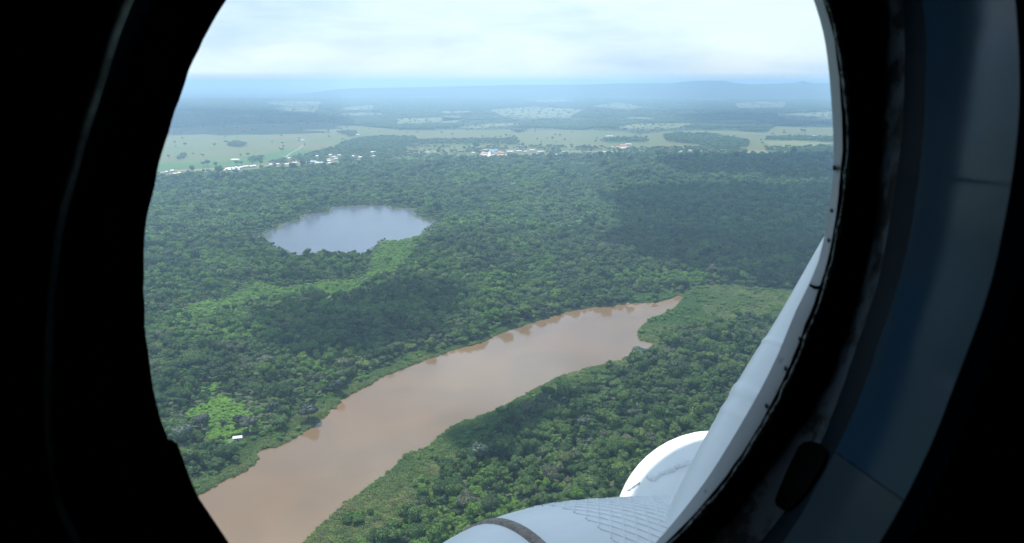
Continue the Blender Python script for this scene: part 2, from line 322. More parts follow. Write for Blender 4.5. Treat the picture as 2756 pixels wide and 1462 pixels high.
# roads
def road(name, pts, w, z, mat):
    c = [G(x, y) for x, y in pts]; L_, R_ = [], []
    for i, p in enumerate(c):
        a = c[max(i - 1, 0)]; b = c[min(i + 1, len(c) - 1)]; t = (b - a).to_2d().normalized(); n = Vector((-t.y, t.x)) * w / 2
        L_.append(p.to_2d() + n); R_.append(p.to_2d() - n)
    vs = [(p.x, p.y, z) for p in L_] + [(p.x, p.y, z) for p in R_]; n = len(c)
    return tag(mesh_obj(name, vs, [(i, n + i, n + i + 1, i + 1) for i in range(n - 1)], mat), kind='structure')
road('dirt_road', [(380, 472), (425, 467), (450, 463.5), (490, 460), (540, 458), (586, 455), (690, 449), (760, 444), (830, 436), (905, 430), (980, 423), (1040, 418), (1087, 413.6), (1131, 411), (1163, 410), (1194, 406.8), (1265, 405.6), (1382, 405), (1456, 406.8), (1549, 409), (1620, 409.4), (1760, 409), (1913, 408), (2015, 408), (2117, 405), (2260, 405)], 13, 1.05, M_dirt)
road('footpath', [(770, 424), (774, 419), (782, 413), (790, 409), (798, 405), (806, 400), (815, 392)], 5, 1.0, M_dirt)
road('footpath', [(700, 433), (735, 432), (755, 430), (770, 429)], 6, 1.0, M_dirt)
EARTH = [(M_sand, [(619, 430), (625, 428.4), (636, 428), (644, 428.6), (646, 430), (640, 431.3), (630, 431.8), (622, 431.4)]),
         (M_sand, [(1313, 408), (1320, 408), (1321.5, 424), (1311, 424)]), (M_earth, [(1296, 410), (1312, 409), (1309, 421), (1290, 419)]),
         (M_earth, [(1338, 416), (1358, 415), (1350, 424), (1336, 423)]), (M_earth, [(1427, 415), (1446, 413), (1452, 421), (1436, 421)]),
         (M_earth, [(590, 458), (610, 456), (606, 463), (592, 463)]), (M_sand, [(768, 442), (788, 441), (782, 447), (770, 447)]), (M_earth, [(1660, 397), (1690, 394), (1695, 399), (1670, 402)]),
         (M_earth, [(765, 438), (800, 436), (800, 440), (766, 441)])]
for m, pts in EARTH: tag(sheet('bare_ground', GP(pts), 1.2, m), kind='structure')

# hills on the skyline
def hills():
    m = M_ground
    sky = [(700, 243), (900, 238), (1028, 236), (1200, 232), (1300, 230), (1383, 227.5), (1546, 227.5), (1669, 224), (1811, 222.5), (1845, 219.5), (1873, 217), (1946, 217.3), (1960, 219), (1975, 223), (2015, 226), (2080, 225), (2138, 222.5), (2150, 219.5), (2158, 216.2), (2163, 217), (2170, 220), (2182, 222.5), (2235, 222.5), (2330, 226), (2450, 232)]
    D = 14000.0; xs = np.linspace(700, 2450, 320); ys = np.interp(xs, [p[0] for p in sky], [p[1] for p in sky]); vs = []; fs = []; rows = 26
    for i, (x, y) in enumerate(zip(xs, ys)):
        r = ray(x, y); t = D / r.y; top = CAM_H + r.z * t; X = r.x * t
        fe_ = min(1.0, (x - 700) / 260.0, (2450 - x) / 60.0); fe_ = fe_ * fe_ * (3 - 2 * fe_)
        for j in range(rows):
            q = j / (rows - 1); Y = D - 2400 + 5200 * q; k = (q * 5200 - 2400) / (2400 if q * 5200 < 2400 else 2800)
            h = top * max(0.0, math.cos(k * math.pi / 2)) ** 1.3 - 3
            h += (mnoise.noise(Vector((X * Y / D / 500, Y / 500, 3))) * 18 + mnoise.noise(Vector((X / 130, Y / 130, 9))) * 3) * (0.9 if abs(k) > 0.08 else 0.25) * (1 - abs(k))
            if abs(k) < 0.4: h = min(h, top * (Y / D) ** 0.0 + mnoise.noise(Vector((X / 90, Y / 200, 5))) * 2.5)
            vs.append((X * Y / D, Y, h * fe_ - 3 * (1 - fe_)))
    n = rows
    for i in range(len(xs) - 1):
        for j in range(n - 1): a = i * n + j; fs.append((a, a + n, a + n + 1, a + 1))
    return tag(mesh_obj('hills', vs, fs, M_hill, smooth=True), kind='structure')
M_hill = principled('hill_forest', (0.032, 0.052, 0.030), 0.95, (0.0016, (0.10, 0.12, 0.065), 0.56, 0.72), spec=0.1)
hills()

# ------------------------------------------------------------------ trees
def ico(sub):
    bm = bmesh.new(); bmesh.ops.create_icosphere(bm, subdivisions=sub, radius=1.0)
    v = np.array([x.co[:] for x in bm.verts]); f = [tuple(q.index for q in p.verts) for p in bm.faces]; bm.free(); return v, f
ICO1, ICO2 = ico(1), ico(2)
def crown_mesh(name, seed, rx=4.9, rz=3.3, zc=7.6, lobes=11, leaves=210, leaf=0.62, lobe_r=(1.5, 2.5), mat=None, flat=1.0, core=0.86):
    rs = np.random.default_rng(seed); V = []; F = []
    for k in range(lobes):
        if k == 0: c = np.array([0, 0, zc]); r = 2.9 * rx / 4.9
        else:
            a = rs.random() * 2 * math.pi; q = math.sqrt(rs.random()) * 0.78; u = rs.random()
            c = np.array([math.cos(a) * q * rx, math.sin(a) * q * rx, zc + (u * 1.3 - 0.55) * rz * (1.1 - q * 0.6)]); r = rs.uniform(*lobe_r) * rx / 4.9
        sv, sf = ICO1; w = 1 + 0.16 * (rs.random(len(sv)) - 0.5)
        b = len(V); V += list(c + sv * (r * core) * w[:, None] * np.array([1, 1, 0.82 * flat])); F += [tuple(i + b for i in f) for f in sf]
        n = int(leaves * (r / 2.0) ** 2)
        d = rs.normal(size=(n, 3)); d[:, 2] = np.abs(d[:, 2]) * 1.0 - 0.25; d /= np.linalg.norm(d, axis=1)[:, None]
        p = c + d * r * np.array([1, 1, 0.82 * flat]) * rs.uniform(0.9, 1.14, (n, 1))
        nn = d + rs.normal(size=(n, 3)) * 0.42; nn /= np.linalg.norm(nn, axis=1)[:, None]
        t = np.cross(nn, rs.normal(size=(n, 3))); t /= np.linalg.norm(t, axis=1)[:, None] + 1e-9; s = np.cross(nn, t)
        sz = leaf * rs.uniform(0.55, 1.25, n)
        for i in range(n):
            b = len(V); a = t[i] * sz[i]; e = s[i] * sz[i] * 0.7
            V += [p[i] - a, p[i] - e + nn[i] * 0.12, p[i] + a, p[i] + e - nn[i] * 0.1]; F.append((b, b + 1, b + 2, b + 3))
    me = bpy.data.meshes.new(name); me.from_pydata([tuple(v) for v in V], [], F); me.update(); me.materials.append(mat or M_leaf)
    return me
def trunk_mesh(name, h=7.5, r=0.28, seed=1):
    rs = random.Random(seed); bm = bmesh.new(); path = [Vector((0, 0, 0)), Vector((0.1, 0.05, h * 0.4)), Vector((-0.1, 0.15, h * 0.75)), Vector((0.1, 0, h))]
    def tube(path, r0, r1):
        prev = None
        for i, p in enumerate(path):
            q = i / (len(path) - 1); rr = r0 * (1 - q) + r1 * q
            ringv = [bm.verts.new(p + Vector((math.cos(a) * rr, math.sin(a) * rr, 0))) for a in [k * math.pi / 3 for k in range(6)]]
            if prev:
                for k in range(6): bm.faces.new((prev[k], prev[(k + 1) % 6], ringv[(k + 1) % 6], ringv[k]))
            prev = ringv
    tube(path, r * 1.3, r * 0.6)
    for k in range(4):
        a = k * 1.6 + rs.random(); z0 = h * (0.5 + 0.1 * k)
        tube([Vector((0, 0, z0)), Vector((math.cos(a) * 1.2, math.sin(a) * 1.2, z0 + 1.0)), Vector((math.cos(a) * 2.4, math.sin(a) * 2.4, z0 + 1.7))], r * 0.5, r * 0.18)
    me = bpy.data.meshes.new(name); bm.to_mesh(me); bm.free(); me.materials.append(M_bark); return me
HI = [crown_mesh('jungle_crown', 100 + i, rx=[4.9, 4.3, 5.4, 4.0, 5.0, 4.6, 5.8, 4.2][i], rz=[3.2, 4.2, 2.6, 4.8, 3.0, 3.7, 2.4, 3.4][i], zc=[7.4, 7.8, 7.6, 8.0, 7.0, 7.4, 8.2, 6.8][i],
                  lobes=[11, 12, 13, 12, 9, 14, 14, 8][i], leaf=[0.36, 0.33, 0.38, 0.30, 0.42, 0.33, 0.36, 0.42][i]) for i in range(8)]
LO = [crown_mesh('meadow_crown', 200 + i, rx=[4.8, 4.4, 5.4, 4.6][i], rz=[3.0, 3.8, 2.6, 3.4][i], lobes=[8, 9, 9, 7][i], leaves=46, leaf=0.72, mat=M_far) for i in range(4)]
TR = [trunk_mesh('trunk_mesh', seed=i) for i in range(3)]

def tree_thing(name, me, x, y, s, rz, label, group=None, cat='tree', sz=1.0, ti=0):
    o = empty(name, (x, y, 0.3), rz); o.scale = (s, s, s * sz)
    c = bpy.data.objects.new('crown', me); col.objects.link(c); c.parent = o
    t = bpy.data.objects.new('trunk', TR[ti % 3]); col.objects.link(t); t.parent = o
    return tag(o, label, cat, group), c

def grid(x0, x1, y0, y1, s, rs):
    xs = np.arange(x0, x1, s); ys = np.arange(y0, y1, s * 0.87); X, Y = np.meshgrid(xs, ys); X = X + (np.arange(len(ys)) % 2)[:, None] * s / 2
    X = X + rs.uniform(-0.38, 0.38, X.shape) * s; Y = Y + rs.uniform(-0.38, 0.38, Y.shape) * s
    return X.ravel(), Y.ravel()
def in_view(X, Y, z=8.0, mx=70):
    px, py = proj(X, Y, np.full(X.shape, z)); return (px > 385 - mx) & (px < 2262 + mx) & (py < 1462 + 130)
def on_water(X, Y, pad_r, pad_l):
    w = inside(X, Y, RIV_N) | inside(X, Y, LAKE_N)
    nearr = (Y < 1100); d = np.full(X.shape, 1e9)
    d[nearr] = dist_line(X[nearr], Y[nearr], RIV_N[::2]); q = (Y > 1050) & (Y < 2100); d2 = np.full(X.shape, 1e9); d2[q] = dist_line(X[q], Y[q], np.vstack([LAKE_N[::2], LAKE_N[:1]]))
    return w, d, d2
fe = [tuple(p) for p in GP(FOREST_EDGE)]; near_poly = fe + [tuple(p) for p in GP([(2400, 1900), (330, 1900)])]
riv_r_line = [tuple(p) for p in riv_r]; riv_l_line = [tuple(p) for p in riv_l]

def cluster(name, pts, srcs, seed, label, cat='forest', pick=None):
    """pts: array x,y,z,scale,zscale,bright"""
    me = bpy.data.meshes.new(name); n = len(pts); me.vertices.add(n); me.vertices.foreach_set('co', pts[:, :3].astype(np.float32).ravel())
    rs = np.random.default_rng(seed)
    def attr(nm, typ, data, key='value'):
        a = me.attributes.new(nm, typ, 'POINT'); a.data.foreach_set(key, data)
    attr('sca', 'FLOAT_VECTOR', np.stack([pts[:, 3], pts[:, 3], pts[:, 3] * pts[:, 4]], 1).astype(np.float32).ravel(), 'vector')
    attr('rotz', 'FLOAT_VECTOR', np.stack([rs.normal(size=n) * 0.07, rs.normal(size=n) * 0.07, rs.uniform(0, 6.28, n)], 1).astype(np.float32).ravel(), 'vector')
    attr('vari', 'INT', rs.integers(0, len(srcs), n).astype(np.int32)); attr('bright', 'FLOAT', pts[:, 5].astype(np.float32))
    o = bpy.data.objects.new(name, me); col.objects.link(o); tag(o, label, cat, kind='stuff')
    cc = bpy.data.collections.new(name + '_kinds')
    for s in srcs: cc.objects.link(s)
    ng = bpy.data.node_groups.new(name, 'GeometryNodeTree'); ng.interface.new_socket('Geometry', in_out='INPUT', socket_type='NodeSocketGeometry'); ng.interface.new_socket('Geometry', in_out='OUTPUT', socket_type='NodeSocketGeometry')
    N = ng.nodes; L = ng.links; gi = N.new('NodeGroupInput'); go = N.new('NodeGroupOutput')
    ci = N.new('GeometryNodeCollectionInfo'); ci.inputs['Collection'].default_value = cc; ci.inputs['Separate Children'].default_value = True; ci.inputs['Reset Children'].default_value = True
    ip = N.new('GeometryNodeInstanceOnPoints'); ip.inputs['Pick Instance'].default_value = True
    def na(nm, dt): a = N.new('GeometryNodeInputNamedAttribute'); a.data_type = dt; a.inputs['Name'].default_value = nm; return a.outputs['Attribute']
    L.new(gi.outputs[0], ip.inputs['Points']); L.new(ci.outputs[0], ip.inputs['Instance'])
    L.new(na('vari', 'INT'), ip.inputs['Instance Index']); L.new(na('rotz', 'FLOAT_VECTOR'), ip.inputs['Rotation']); L.new(na('sca', 'FLOAT_VECTOR'), ip.inputs['Scale'])
    L.new(ip.outputs[0], go.inputs[0]); md = o.modifiers.new('spread', 'NODES'); md.node_group = ng
    return o

# the jungle from the near bank to the pastures
rs = np.random.default_rng(21); bands = []
for (y0, y1, s) in ((330, 1300, 5.9), (1300, 2000, 6.9), (2000, 3300, 8.4)):
    X, Y = grid(-y1 * 0.62, y1 * 0.62, y0, y1, s, rs); k = in_view(X, Y) & inside(X, Y, near_poly); X, Y = X[k], Y[k]
    bands.append(np.stack([X, Y, np.full(X.shape, s / 7.2)], 1))
T = np.vstack(bands); X, Y = T[:, 0], T[:, 1]
wat, dr, dl = on_water(X, Y, 0, 0)
side_r = dist_line(X, Y, riv_r_line) < dist_line(X, Y, riv_l_line)
PX, PY = proj(X, Y, np.zeros(X.shape))
nz = vnoise(X, Y, 22, 4); nz2 = vnoise(X, Y, 70, 5)
reed_w = np.where(side_r, 13 + 20 * vnoise(X, Y, 60, 8), np.maximum(0.0, 3 + 32 * (vnoise(X, Y, 38, 9) - 0.28)))
reed_w = np.where(side_r & (PX < 1330), reed_w + 16, reed_w); reed_w = np.where((~side_r) & (PX > 1150), reed_w * 0.45, reed_w)
in_m = inside(X, Y, marsh) | inside(X, Y, z6)
zmask = inside(X, Y, z1) * 1.0; zm2 = inside(X, Y, z2) | inside(X, Y, z1b)
keep = (~wat) & (dr > reed_w) & (dl > 4.5)
keep &= ~(in_m & ((nz < 0.86) | inside(X, Y, marsh_dark)))
keep &= ~((zmask > 0) & (rs.random(X.shape) < 0.99))
keep &= ~(zm2 & (rs.random(X.shape) < 0.93))
X, Y, B = X[keep], Y[keep], T[keep, 2]; n = len(X); dlk = dl[keep]; drk = dr[keep]
sc = B * (0.55 + 0.85 * rs.random(n) ** 2.0) * np.where(rs.random(n) < 0.05, 1.45, 1.0) * (0.86 + 0.34 * vnoise(X, Y, 55, 12)); zs = rs.uniform(0.65, 1.4, n)
sc = np.where(dlk < 24, np.minimum(sc * 0.65, 0.55), sc); sc = np.where(zm2[keep], sc * 0.6, sc)
mm = inside(X, Y, marsh); sc = np.where(mm, sc * 0.55, sc); dz1 = dist_line(X, Y, z1 + z1[:1]); sc = np.where(dz1 < 16, sc * 0.62, sc); dzz = dist_line(X, Y, z2 + z2[:1]); sc = np.where(dzz < 22, sc * 0.75, sc); zs = np.where(mm, 0.7, zs)
low = inside(X, Y, z5) | inside(X, Y, z3) | inside(X, Y, z4) | inside(X, Y, z7); sc = np.where(low, sc * 0.72, sc)
br = np.where(low, 0.5 * rs.random(n) + 0.25, 0.0); pk = proj(X, Y, np.zeros(n))[0]; pat = np.clip((vnoise(X, Y, 75, 91) * 0.65 + vnoise(X, Y, 24, 92) * 0.35 - 0.50) * 5, 0, 1) * (pk < 1500); br = np.maximum(br, pat * rs.uniform(0.1, 0.6, n)); br = np.where((rs.random(n) < 0.02), 0.4, br); br = np.where(inside(X, Y, z4), 0.55, br)
br = np.where(zm2[keep], 0.35, br); dz2 = dist_line(X, Y, z2 + z2[:1]); br = np.where((dz2 < 45) & (rs.random(n) < 0.5) & ~zm2[keep], 0.35 * (1 - dz2 / 45) + 0.1, br)
near_pts = np.stack([X, Y, np.full(n, 0.2), sc, zs, br], 1)
PXk, PYk = proj(X, Y, np.full(n, 8.0))

# special single trees, placed where the photo shows them
SPEC = [('round_tree', M_lime, (1655, 1275), 8, 0.95, 1.15, 'bright lime green round-topped tree among dark trees near the white dome', 1),
        ('round_tree', M_lime, (1997, 967), 8, 0.75, 0.9, 'small bright yellow-green tree left of the white diagonal tube', 5),
        ('round_tree', M_lime, (1195, 742), 9, 1.15, 0.9, 'broad yellow-green tree in the jungle between lake and river', 0),
        ('bank_tree', M_pale, (1722, 958), 4, 1.25, 0.75, 'wide flat-topped tree leaning over the water beside the marsh', 6),
        ('dead_tree', M_grey, (1466, 800), 8, 1.3, 0.95, 'pale grey leafless-looking tree above the far river bank', 4),
        ('bank_tree', M_deep, (910, 1050), 5, 1.25, 1.0, 'big dark round tree at the water, beside the left-bank reed tongue', 4),
        ('bank_tree', M_deep, (870, 1030), 6, 1.15, 1.05, 'dark green tree just left of the big round tree at the left bank', 0),
        ('bank_tree', M_grey, (668, 1150), 5, 1.15, 1.0, 'large grey-green tree beside the tin-roofed hut', 2),
        ('bank_tree', M_deep, (642, 1135), 5, 0.85, 1.0, 'dark tree behind the tin-roofed hut', 5),
        ('clearing_tree', M_grey, (540, 1145), 5, 1.2, 1.0, 'big rounded grey-green tree standing in the lime clearing', 0),
        ('clearing_tree', M_deep, (600, 1140), 4, 0.65, 0.9, 'small dark tree in the middle of the lime clearing', 3),
        ('bank_tree', M_pale, (492, 1170), 5, 1.25, 0.8, 'pale green spreading tree at the left window edge', 6),
        ('bank_tree', M_deep, (830, 1120), 5, 1.35, 0.9, 'wide dark tree on the left bank with a shaded trunk', 2),
        ('bank_tree', M_deep, (735, 1115), 5, 1.2, 1.05, 'tall dark tree between the clearing and the left bank reeds', 5),
        ('emergent_tree', M_deep, (1585, 1052), 6, 0.8, 1.15, 'tall dark pointed tree rising from the reeds of the right bank', 3),
        ('emergent_tree', M_grey, (1572, 1150), 6, 1.3, 1.0, 'yellowish grey tree in the middle of the right bank jungle', 1),
        ('emergent_tree', M_pale, (1290, 1230), 6, 1.25, 1.1, 'pale branching tree behind the right bank reeds', 0)]
spec_xy = []
HI_OBJ = []
for nm, m, (px, py), h, s, szv, lab, vi in SPEC:
    g = G(px, py, h); me = HI[vi].copy(); me.materials.clear(); me.materials.append(m)
    tree_thing(nm, me, g.x, g.y, s, random.random() * 6.28, lab, sz=szv, ti=vi); spec_xy.append((g.x, g.y, 4.0 * s))
ok = np.ones(len(near_pts), bool)
for x, y, r in spec_xy: ok &= np.hypot(near_pts[:, 0] - x, near_pts[:, 1] - y) > r
near_pts = near_pts[ok]; PXk, PYk = PXk[ok], PYk[ok]
hut_g = G(640, 1186)
okh = (np.hypot(near_pts[:, 0] - hut_g.x, near_pts[:, 1] - hut_g.y) > 11)
near_pts = near_pts[okh]; PXk, PYk = PXk[okh], PYk[okh]
# the largest-looking trees become things of their own
vis = (PXk > 560) & (PXk < 1800) & (PYk < 1455) & ~((PXk > 1150) & (PYk > 1395 - (PXk - 1150) * 0.16)) & ~((PXk > 1600) & (PYk > 1290 - (PXk - 1600) * 0.55)) & ~(PYk > 1180 + (PXk - 560) * 9)
size = near_pts[:, 3] / np.sqrt(near_pts[:, 0] ** 2 + near_pts[:, 1] ** 2 + CAM_H ** 2)
order = np.argsort(-(size * vis))[:215]
isind = np.zeros(len(near_pts), bool); isind[order] = True
for q, i in enumerate(order):
    x, y, z, s, zsv, b = near_pts[i]
    o, c = tree_thing('jungle_tree', HI[q % 8], x, y, s, random.random() * 6.28, 'leafy jungle tree in the closed canopy of the nearest part of the forest', 'jungle trees nearest the helicopter', sz=zsv, ti=q)
    if q < 8: HI_OBJ.append(c)
rest = near_pts[~isind]

# meadow trees far off (their crowns also serve the distant woods)
LO_OBJ = []
MT = [(491, 377, 1.1), (488, 361, .8), (605, 371, .8), (641, 366, .8), (579, 390, .7), (548, 423, .9), (455, 426, 1.1), (648, 421.5, .8), (752, 402, .8), (763, 399, 1.0), (733, 385, .7), (820, 393, .9), (885, 361, 1.0), (898, 340, 1.0), (853, 338, 1.0), (689, 353, 1.0),
      (1299, 372, 1.1), (1335, 372, .9), (1346, 372, 1.1), (1372, 369, .8), (1472, 376, .9), (1487, 377, 1.3), (1519, 380, 1.0), (1457, 384, .7), (1497, 387, .8), (1489, 397, 1.0), (1399, 394, 1.1), (1408, 393, 1.2), (1383, 375, 1.7), (1414, 405, 1.6), (1488, 404, 1.3),
      (1572, 404, 1.9), (1580, 407, 1.7), (1566, 408, 1.3), (1589, 405, 1.1), (1601, 402, 1.4), (1607, 406, 1.3), (1603, 385, 1.1), (1606, 376, 1.0), (1710, 371, 1.1), (1724, 372, 1.0), (1724, 361, 1.2), (1426, 303, 1.5), (1958, 372, 1.3), (2158, 358, 1.9), (2165, 359, 1.6), (2109, 355, 1.1),
      (558, 449, 1.9), (548, 450, 1.5), (580, 452, 1.6), (636, 446, 1.4), (650, 446, 1.2), (680, 444, 1.0), (702, 446, 1.6), (1137, 394, 1.7), (1163, 393, 1.5), (1166, 391, 1.4), (1278, 399, 2.0), (1285, 402, 1.8), (1312, 400, 1.3), (1318, 399, 1.2), (1360, 401, 1.4), (1105, 382, 1.3)]
for q, (px, py, s) in enumerate(MT):
    g = G(px, py, 0); o, c = tree_thing('meadow_tree', LO[q % 4], g.x, g.y, s * 1.05, random.random() * 6.28, 'lone dark tree standing in the pale pasture near the villages', 'single trees in the distant pastures', sz=0.95, ti=q)
    if q < 4: LO_OBJ.append(c)
V = {'roadside hamlet at the far left': [(465, 462.5, 12, 'w', 'w'), (450, 466, 10, 'g', 'g'), (473, 471, 14, 'w', 't'), (483, 469, 8, 's', 'g')],
     'long bright village beside the round sandy patch': [(600, 459, 14, 's', 's'), (606, 462, 10, 't', 't'), (612, 458, 14, 'w', 'w'), (619, 460, 13, 'b', 'w'), (618, 456.5, 16, 'w', 'w'), (627, 455.5, 12, 'w', 'w'), (630, 459, 12, 'b', 'w'), (637, 454, 15, 'w', 'w'), (642, 460, 12, 'w', 'w'), (643, 456, 12, 'g', 'w'), (650, 453.5, 14, 'b', 'w'), (657, 451.5, 13, 'w', 'w'), (664, 451, 12, 'g', 'g'), (670, 450.5, 14, 'w', 's'), (677, 451, 10, 's', 'w'), (685, 449.5, 15, 'w', 'w')],
     'village below the wooded rise': [(730, 446, 10, 'w', 'w'), (749, 445, 10, 's', 'w'), (777, 446, 24, 't', 't'), (793, 441, 14, 's', 'w'), (813, 440, 14, 'g', 'w'), (843, 438, 18, 'b', 'b'), (855, 441, 15, 'b', 'w'), (867, 441, 12, 'g', 'g'), (886, 436, 13, 'w', 'w'), (888, 442, 12, 'w', 'w'), (897, 441, 16, 's', 's'), (905, 441, 12, 'w', 'w'), (899, 425, 16, 'w', 'w'), (904, 430, 14, 'w', 'w'), (912, 420.5, 14, 'w', 'w'), (890, 420, 11, 'g', 'w'), (854, 423, 10, 'w', 'g'), (779, 429, 10, 'w', 'g'), (884, 432, 9, 't', 't')],
     'tree-shaded farms right of the wooded rise': [(1005, 412, 18, 'w', 'w'), (951, 423, 10, 'g', 'g'), (970, 426, 12, 'w', 'g'), (1005, 423, 10, 'w', 'w'), (1151, 413, 15, 'w', 'w')],
     'main village around the cream dirt street': [(1274, 414, 13, 'w', 'w'), (1307, 406, 18, 's', 's'), (1305, 415, 12, 'w', 'w'), (1329, 408.5, 32, 'b', 'b'), (1327, 412.5, 11, 'w', 'w'), (1334, 416, 14, 's', 's'), (1349, 414, 24, 's', 's'), (1344, 421, 14, 't', 's'), (1373, 411.5, 26, 'w', 'w'), (1365, 421, 12, 'b', 'w'), (1396, 410, 22, 'g', 'w'), (1413, 411, 14, 'w', 'w'), (1432, 407.5, 22, 'w', 'w'), (1307, 420, 12, 'g', 'w'), (1328, 420, 14, 'w', 'w')],
     'scattered houses along the dirt road': [(1451, 411.5, 12, 'w', 'w'), (1458, 411, 13, 'w', 'w'), (1476, 419, 11, 'w', 'w'), (1497, 419, 9, 'w', 'w'), (1517, 412, 15, 'w', 'w'), (1535, 416, 8, 'w', 'g'), (1619, 412.5, 18, 'w', 'w'), (1627, 411.5, 16, 'w', 'w'), (1832, 411, 14, 'w', 'w'), (1858, 408, 14, 'g', 'g')],
     'reddish farmstead at the end of the meadow': [(1677, 394.5, 26, 's', 's'), (1691, 391.5, 28, 's', 'w'), (1677, 402, 20, 'w', 'w'), (1663, 398, 14, 't', 's'), (1648, 398, 9, 'w', 'w')],
     'lone buildings in the open pasture': [(1640, 369.5, 38, 'w', 'w'), (815, 380, 14, 'w', 'w'), (963, 365, 18, 'w', 'w'), (1507, 298, 40, 'w', 'w'), (2190, 368, 14, 'w', 'w')]}
dist = np.hypot(rest[:, 0], rest[:, 1])
hp = [(G(px, py), w) for lst in V.values() for px, py, w, _, _ in lst]
ok = np.ones(len(rest), bool)
for g, w in hp:
    dx = rest[:, 0] - g.x * rest[:, 1] / g.y; dy = rest[:, 1] - g.y
    ok &= ~((np.abs(dx) < w * 0.5 + 4) & (dy > -125) & (dy < 10))
edge_d = dist_line(rest[:, 0], rest[:, 1], fe); rest[:, 3] *= np.where(edge_d < 130, 0.62, 1.0)
rest = rest[ok]; dist = np.hypot(rest[:, 0], rest[:, 1])
cluster('jungle', rest[dist < 1350], HI_OBJ, 31, 'dense dark green jungle canopy on both banks of the brown river')
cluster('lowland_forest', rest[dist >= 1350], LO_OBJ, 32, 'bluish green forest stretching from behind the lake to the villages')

# ground cover of vines in the clearings
def cover(polys, s, seed, sc0, sc1, zsq, b0, b1, reject=None):
    out = []
    for poly in polys:
        a = np.array(poly); rs = np.random.default_rng(seed); Xc, Yc = grid(a[:, 0].min(), a[:, 0].max(), a[:, 1].min(), a[:, 1].max(), s, rs)
        k = inside(Xc, Yc, poly); Xc, Yc = Xc[k], Yc[k]; n = len(Xc); out.append(np.stack([Xc, Yc, np.full(n, -0.3), rs.uniform(sc0, sc1, n), np.full(n, zsq), rs.uniform(b0, b1, n)], 1))
    return np.vstack(out)
vp = np.vstack([cover([z1], 2.1, 41, 0.12, 0.44, 0.75, 0.55, 1.0), cover([z2, z1b], 3.4, 42, 0.18, 0.55, 0.8, 0.2, 0.95)])
w, d1, d2 = on_water(vp[:, 0], vp[:, 1], 0, 0); vp = vp[(~w) & (d2 > 2)]
vp = vp[np.hypot(vp[:, 0] - hut_g.x, vp[:, 1] - hut_g.y) > 8]
cluster('vine_cover', vp, LO_OBJ, 43, 'bright lime green vines and bushes covering the clearings', 'undergrowth')

# reeds along the banks and in the marsh
def reed_mesh(seed):
    rs = np.random.default_rng(seed); V = []; F = []
    for k in range(70):
        a = rs.random() * 6.28; q = math.sqrt(rs.random()) * 2.0; h = rs.uniform(1.1, 2.6) * (1.1 - q * 0.22); w = rs.uniform(0.12, 0.26); lean = rs.normal(size=2) * 0.5; t = rs.random() * 3.14
        x, y = math.cos(a) * q, math.sin(a) * q; dx, dy = math.cos(t) * w, math.sin(t) * w; b = len(V)
        V += [(x - dx, y - dy, 0), (x + dx, y + dy, 0), (x + dx * 0.8 + lean[0] * 0.4, y + dy * 0.8 + lean[1] * 0.4, h * 0.65), (x - dx * 0.8 + lean[0] * 0.4, y - dy * 0.8 + lean[1] * 0.4, h * 0.65), (x + lean[0], y + lean[1], h)]
        F += [(b, b + 1, b + 2, b + 3), (b + 3, b + 2, b + 4)]
    for k in range(70):
        a = rs.random() * 6.28; q = math.sqrt(rs.random()) * 2.1; z = rs.uniform(0.7, 2.2) * (1.1 - q * 0.2); nn = np.array([rs.normal() * 0.5, rs.normal() * 0.5, 1.0]); nn /= np.linalg.norm(nn)
        t = np.cross(nn, rs.normal(size=3)); t /= np.linalg.norm(t); e = np.cross(nn, t); c = np.array([math.cos(a) * q, math.sin(a) * q, z]); w = rs.uniform(0.12, 0.3); l = rs.uniform(0.4, 0.9); b = len(V)
        V += [tuple(c - t * l), tuple(c - e * w), tuple(c + t * l - nn * 0.1), tuple(c + e * w)]; F.append((b, b + 1, b + 2, b + 3))
    me = bpy.data.meshes.new('reed_clump'); me.from_pydata([tuple(map(float, v)) for v in V], [], F); me.update(); me.materials.append(M_reed); return me
RO = []
for k, (px, py, lab) in enumerate([(1045, 1275, 'tall green reed clump at the water edge, lower right bank'), (900, 1100, 'pale green reed clump at the water edge of the left bank reed tongue'), (1730, 900, 'reed clump on the tip of the marsh where the river narrows')]):
    o = bpy.data.objects.new('reed_clump', reed_mesh(60 + k)); col.objects.link(o); g = G(px, py); o.location = (g.x, g.y, 0.3); tag(o, lab, 'reeds'); RO.append(o)
rs = np.random.default_rng(51); Xr, Yr = grid(-420, 560, 300, 1020, 1.9, rs)
k = in_view(Xr, Yr, 2, 60); Xr, Yr = Xr[k], Yr[k]; wr, drr, dlr = on_water(Xr, Yr, 0, 0)
sr = dist_line(Xr, Yr, riv_r_line) < dist_line(Xr, Yr, riv_l_line); PXr, _ = proj(Xr, Yr, np.zeros(Xr.shape))
rw = np.where(sr, 13 + 20 * vnoise(Xr, Yr, 60, 8), np.maximum(0.0, 3 + 32 * (vnoise(Xr, Yr, 38, 9) - 0.28))); rw = np.where(sr & (PXr < 1330), rw + 16, rw); rw = np.where((~sr) & (PXr > 1150), rw * 0.45, rw)
inm = inside(Xr, Yr, marsh) | inside(Xr, Yr, z6)
kk = (~wr) & ((drr < rw + 4) | inm)
Xr, Yr, inmk, drk2 = Xr[kk], Yr[kk], inm[kk], drr[kk]; n = len(Xr)
brr = np.clip((vnoise(Xr, Yr, 30, 14) - 0.35) * 1.6, 0, 1); brr = np.where(inside(Xr, Yr, marsh_dark), 0.95, brr); brr = np.where(inside(Xr, Yr, z6), 1.0, brr)
sr_ = rs.uniform(0.55, 1.05, n) * (0.8 + 0.5 * vnoise(Xr, Yr, 12, 15))
ks = ((rs.random(n) < 0.10) & (vnoise(Xr, Yr, 14, 17) > 0.50)) & ((drk2 > 5) | inmk)
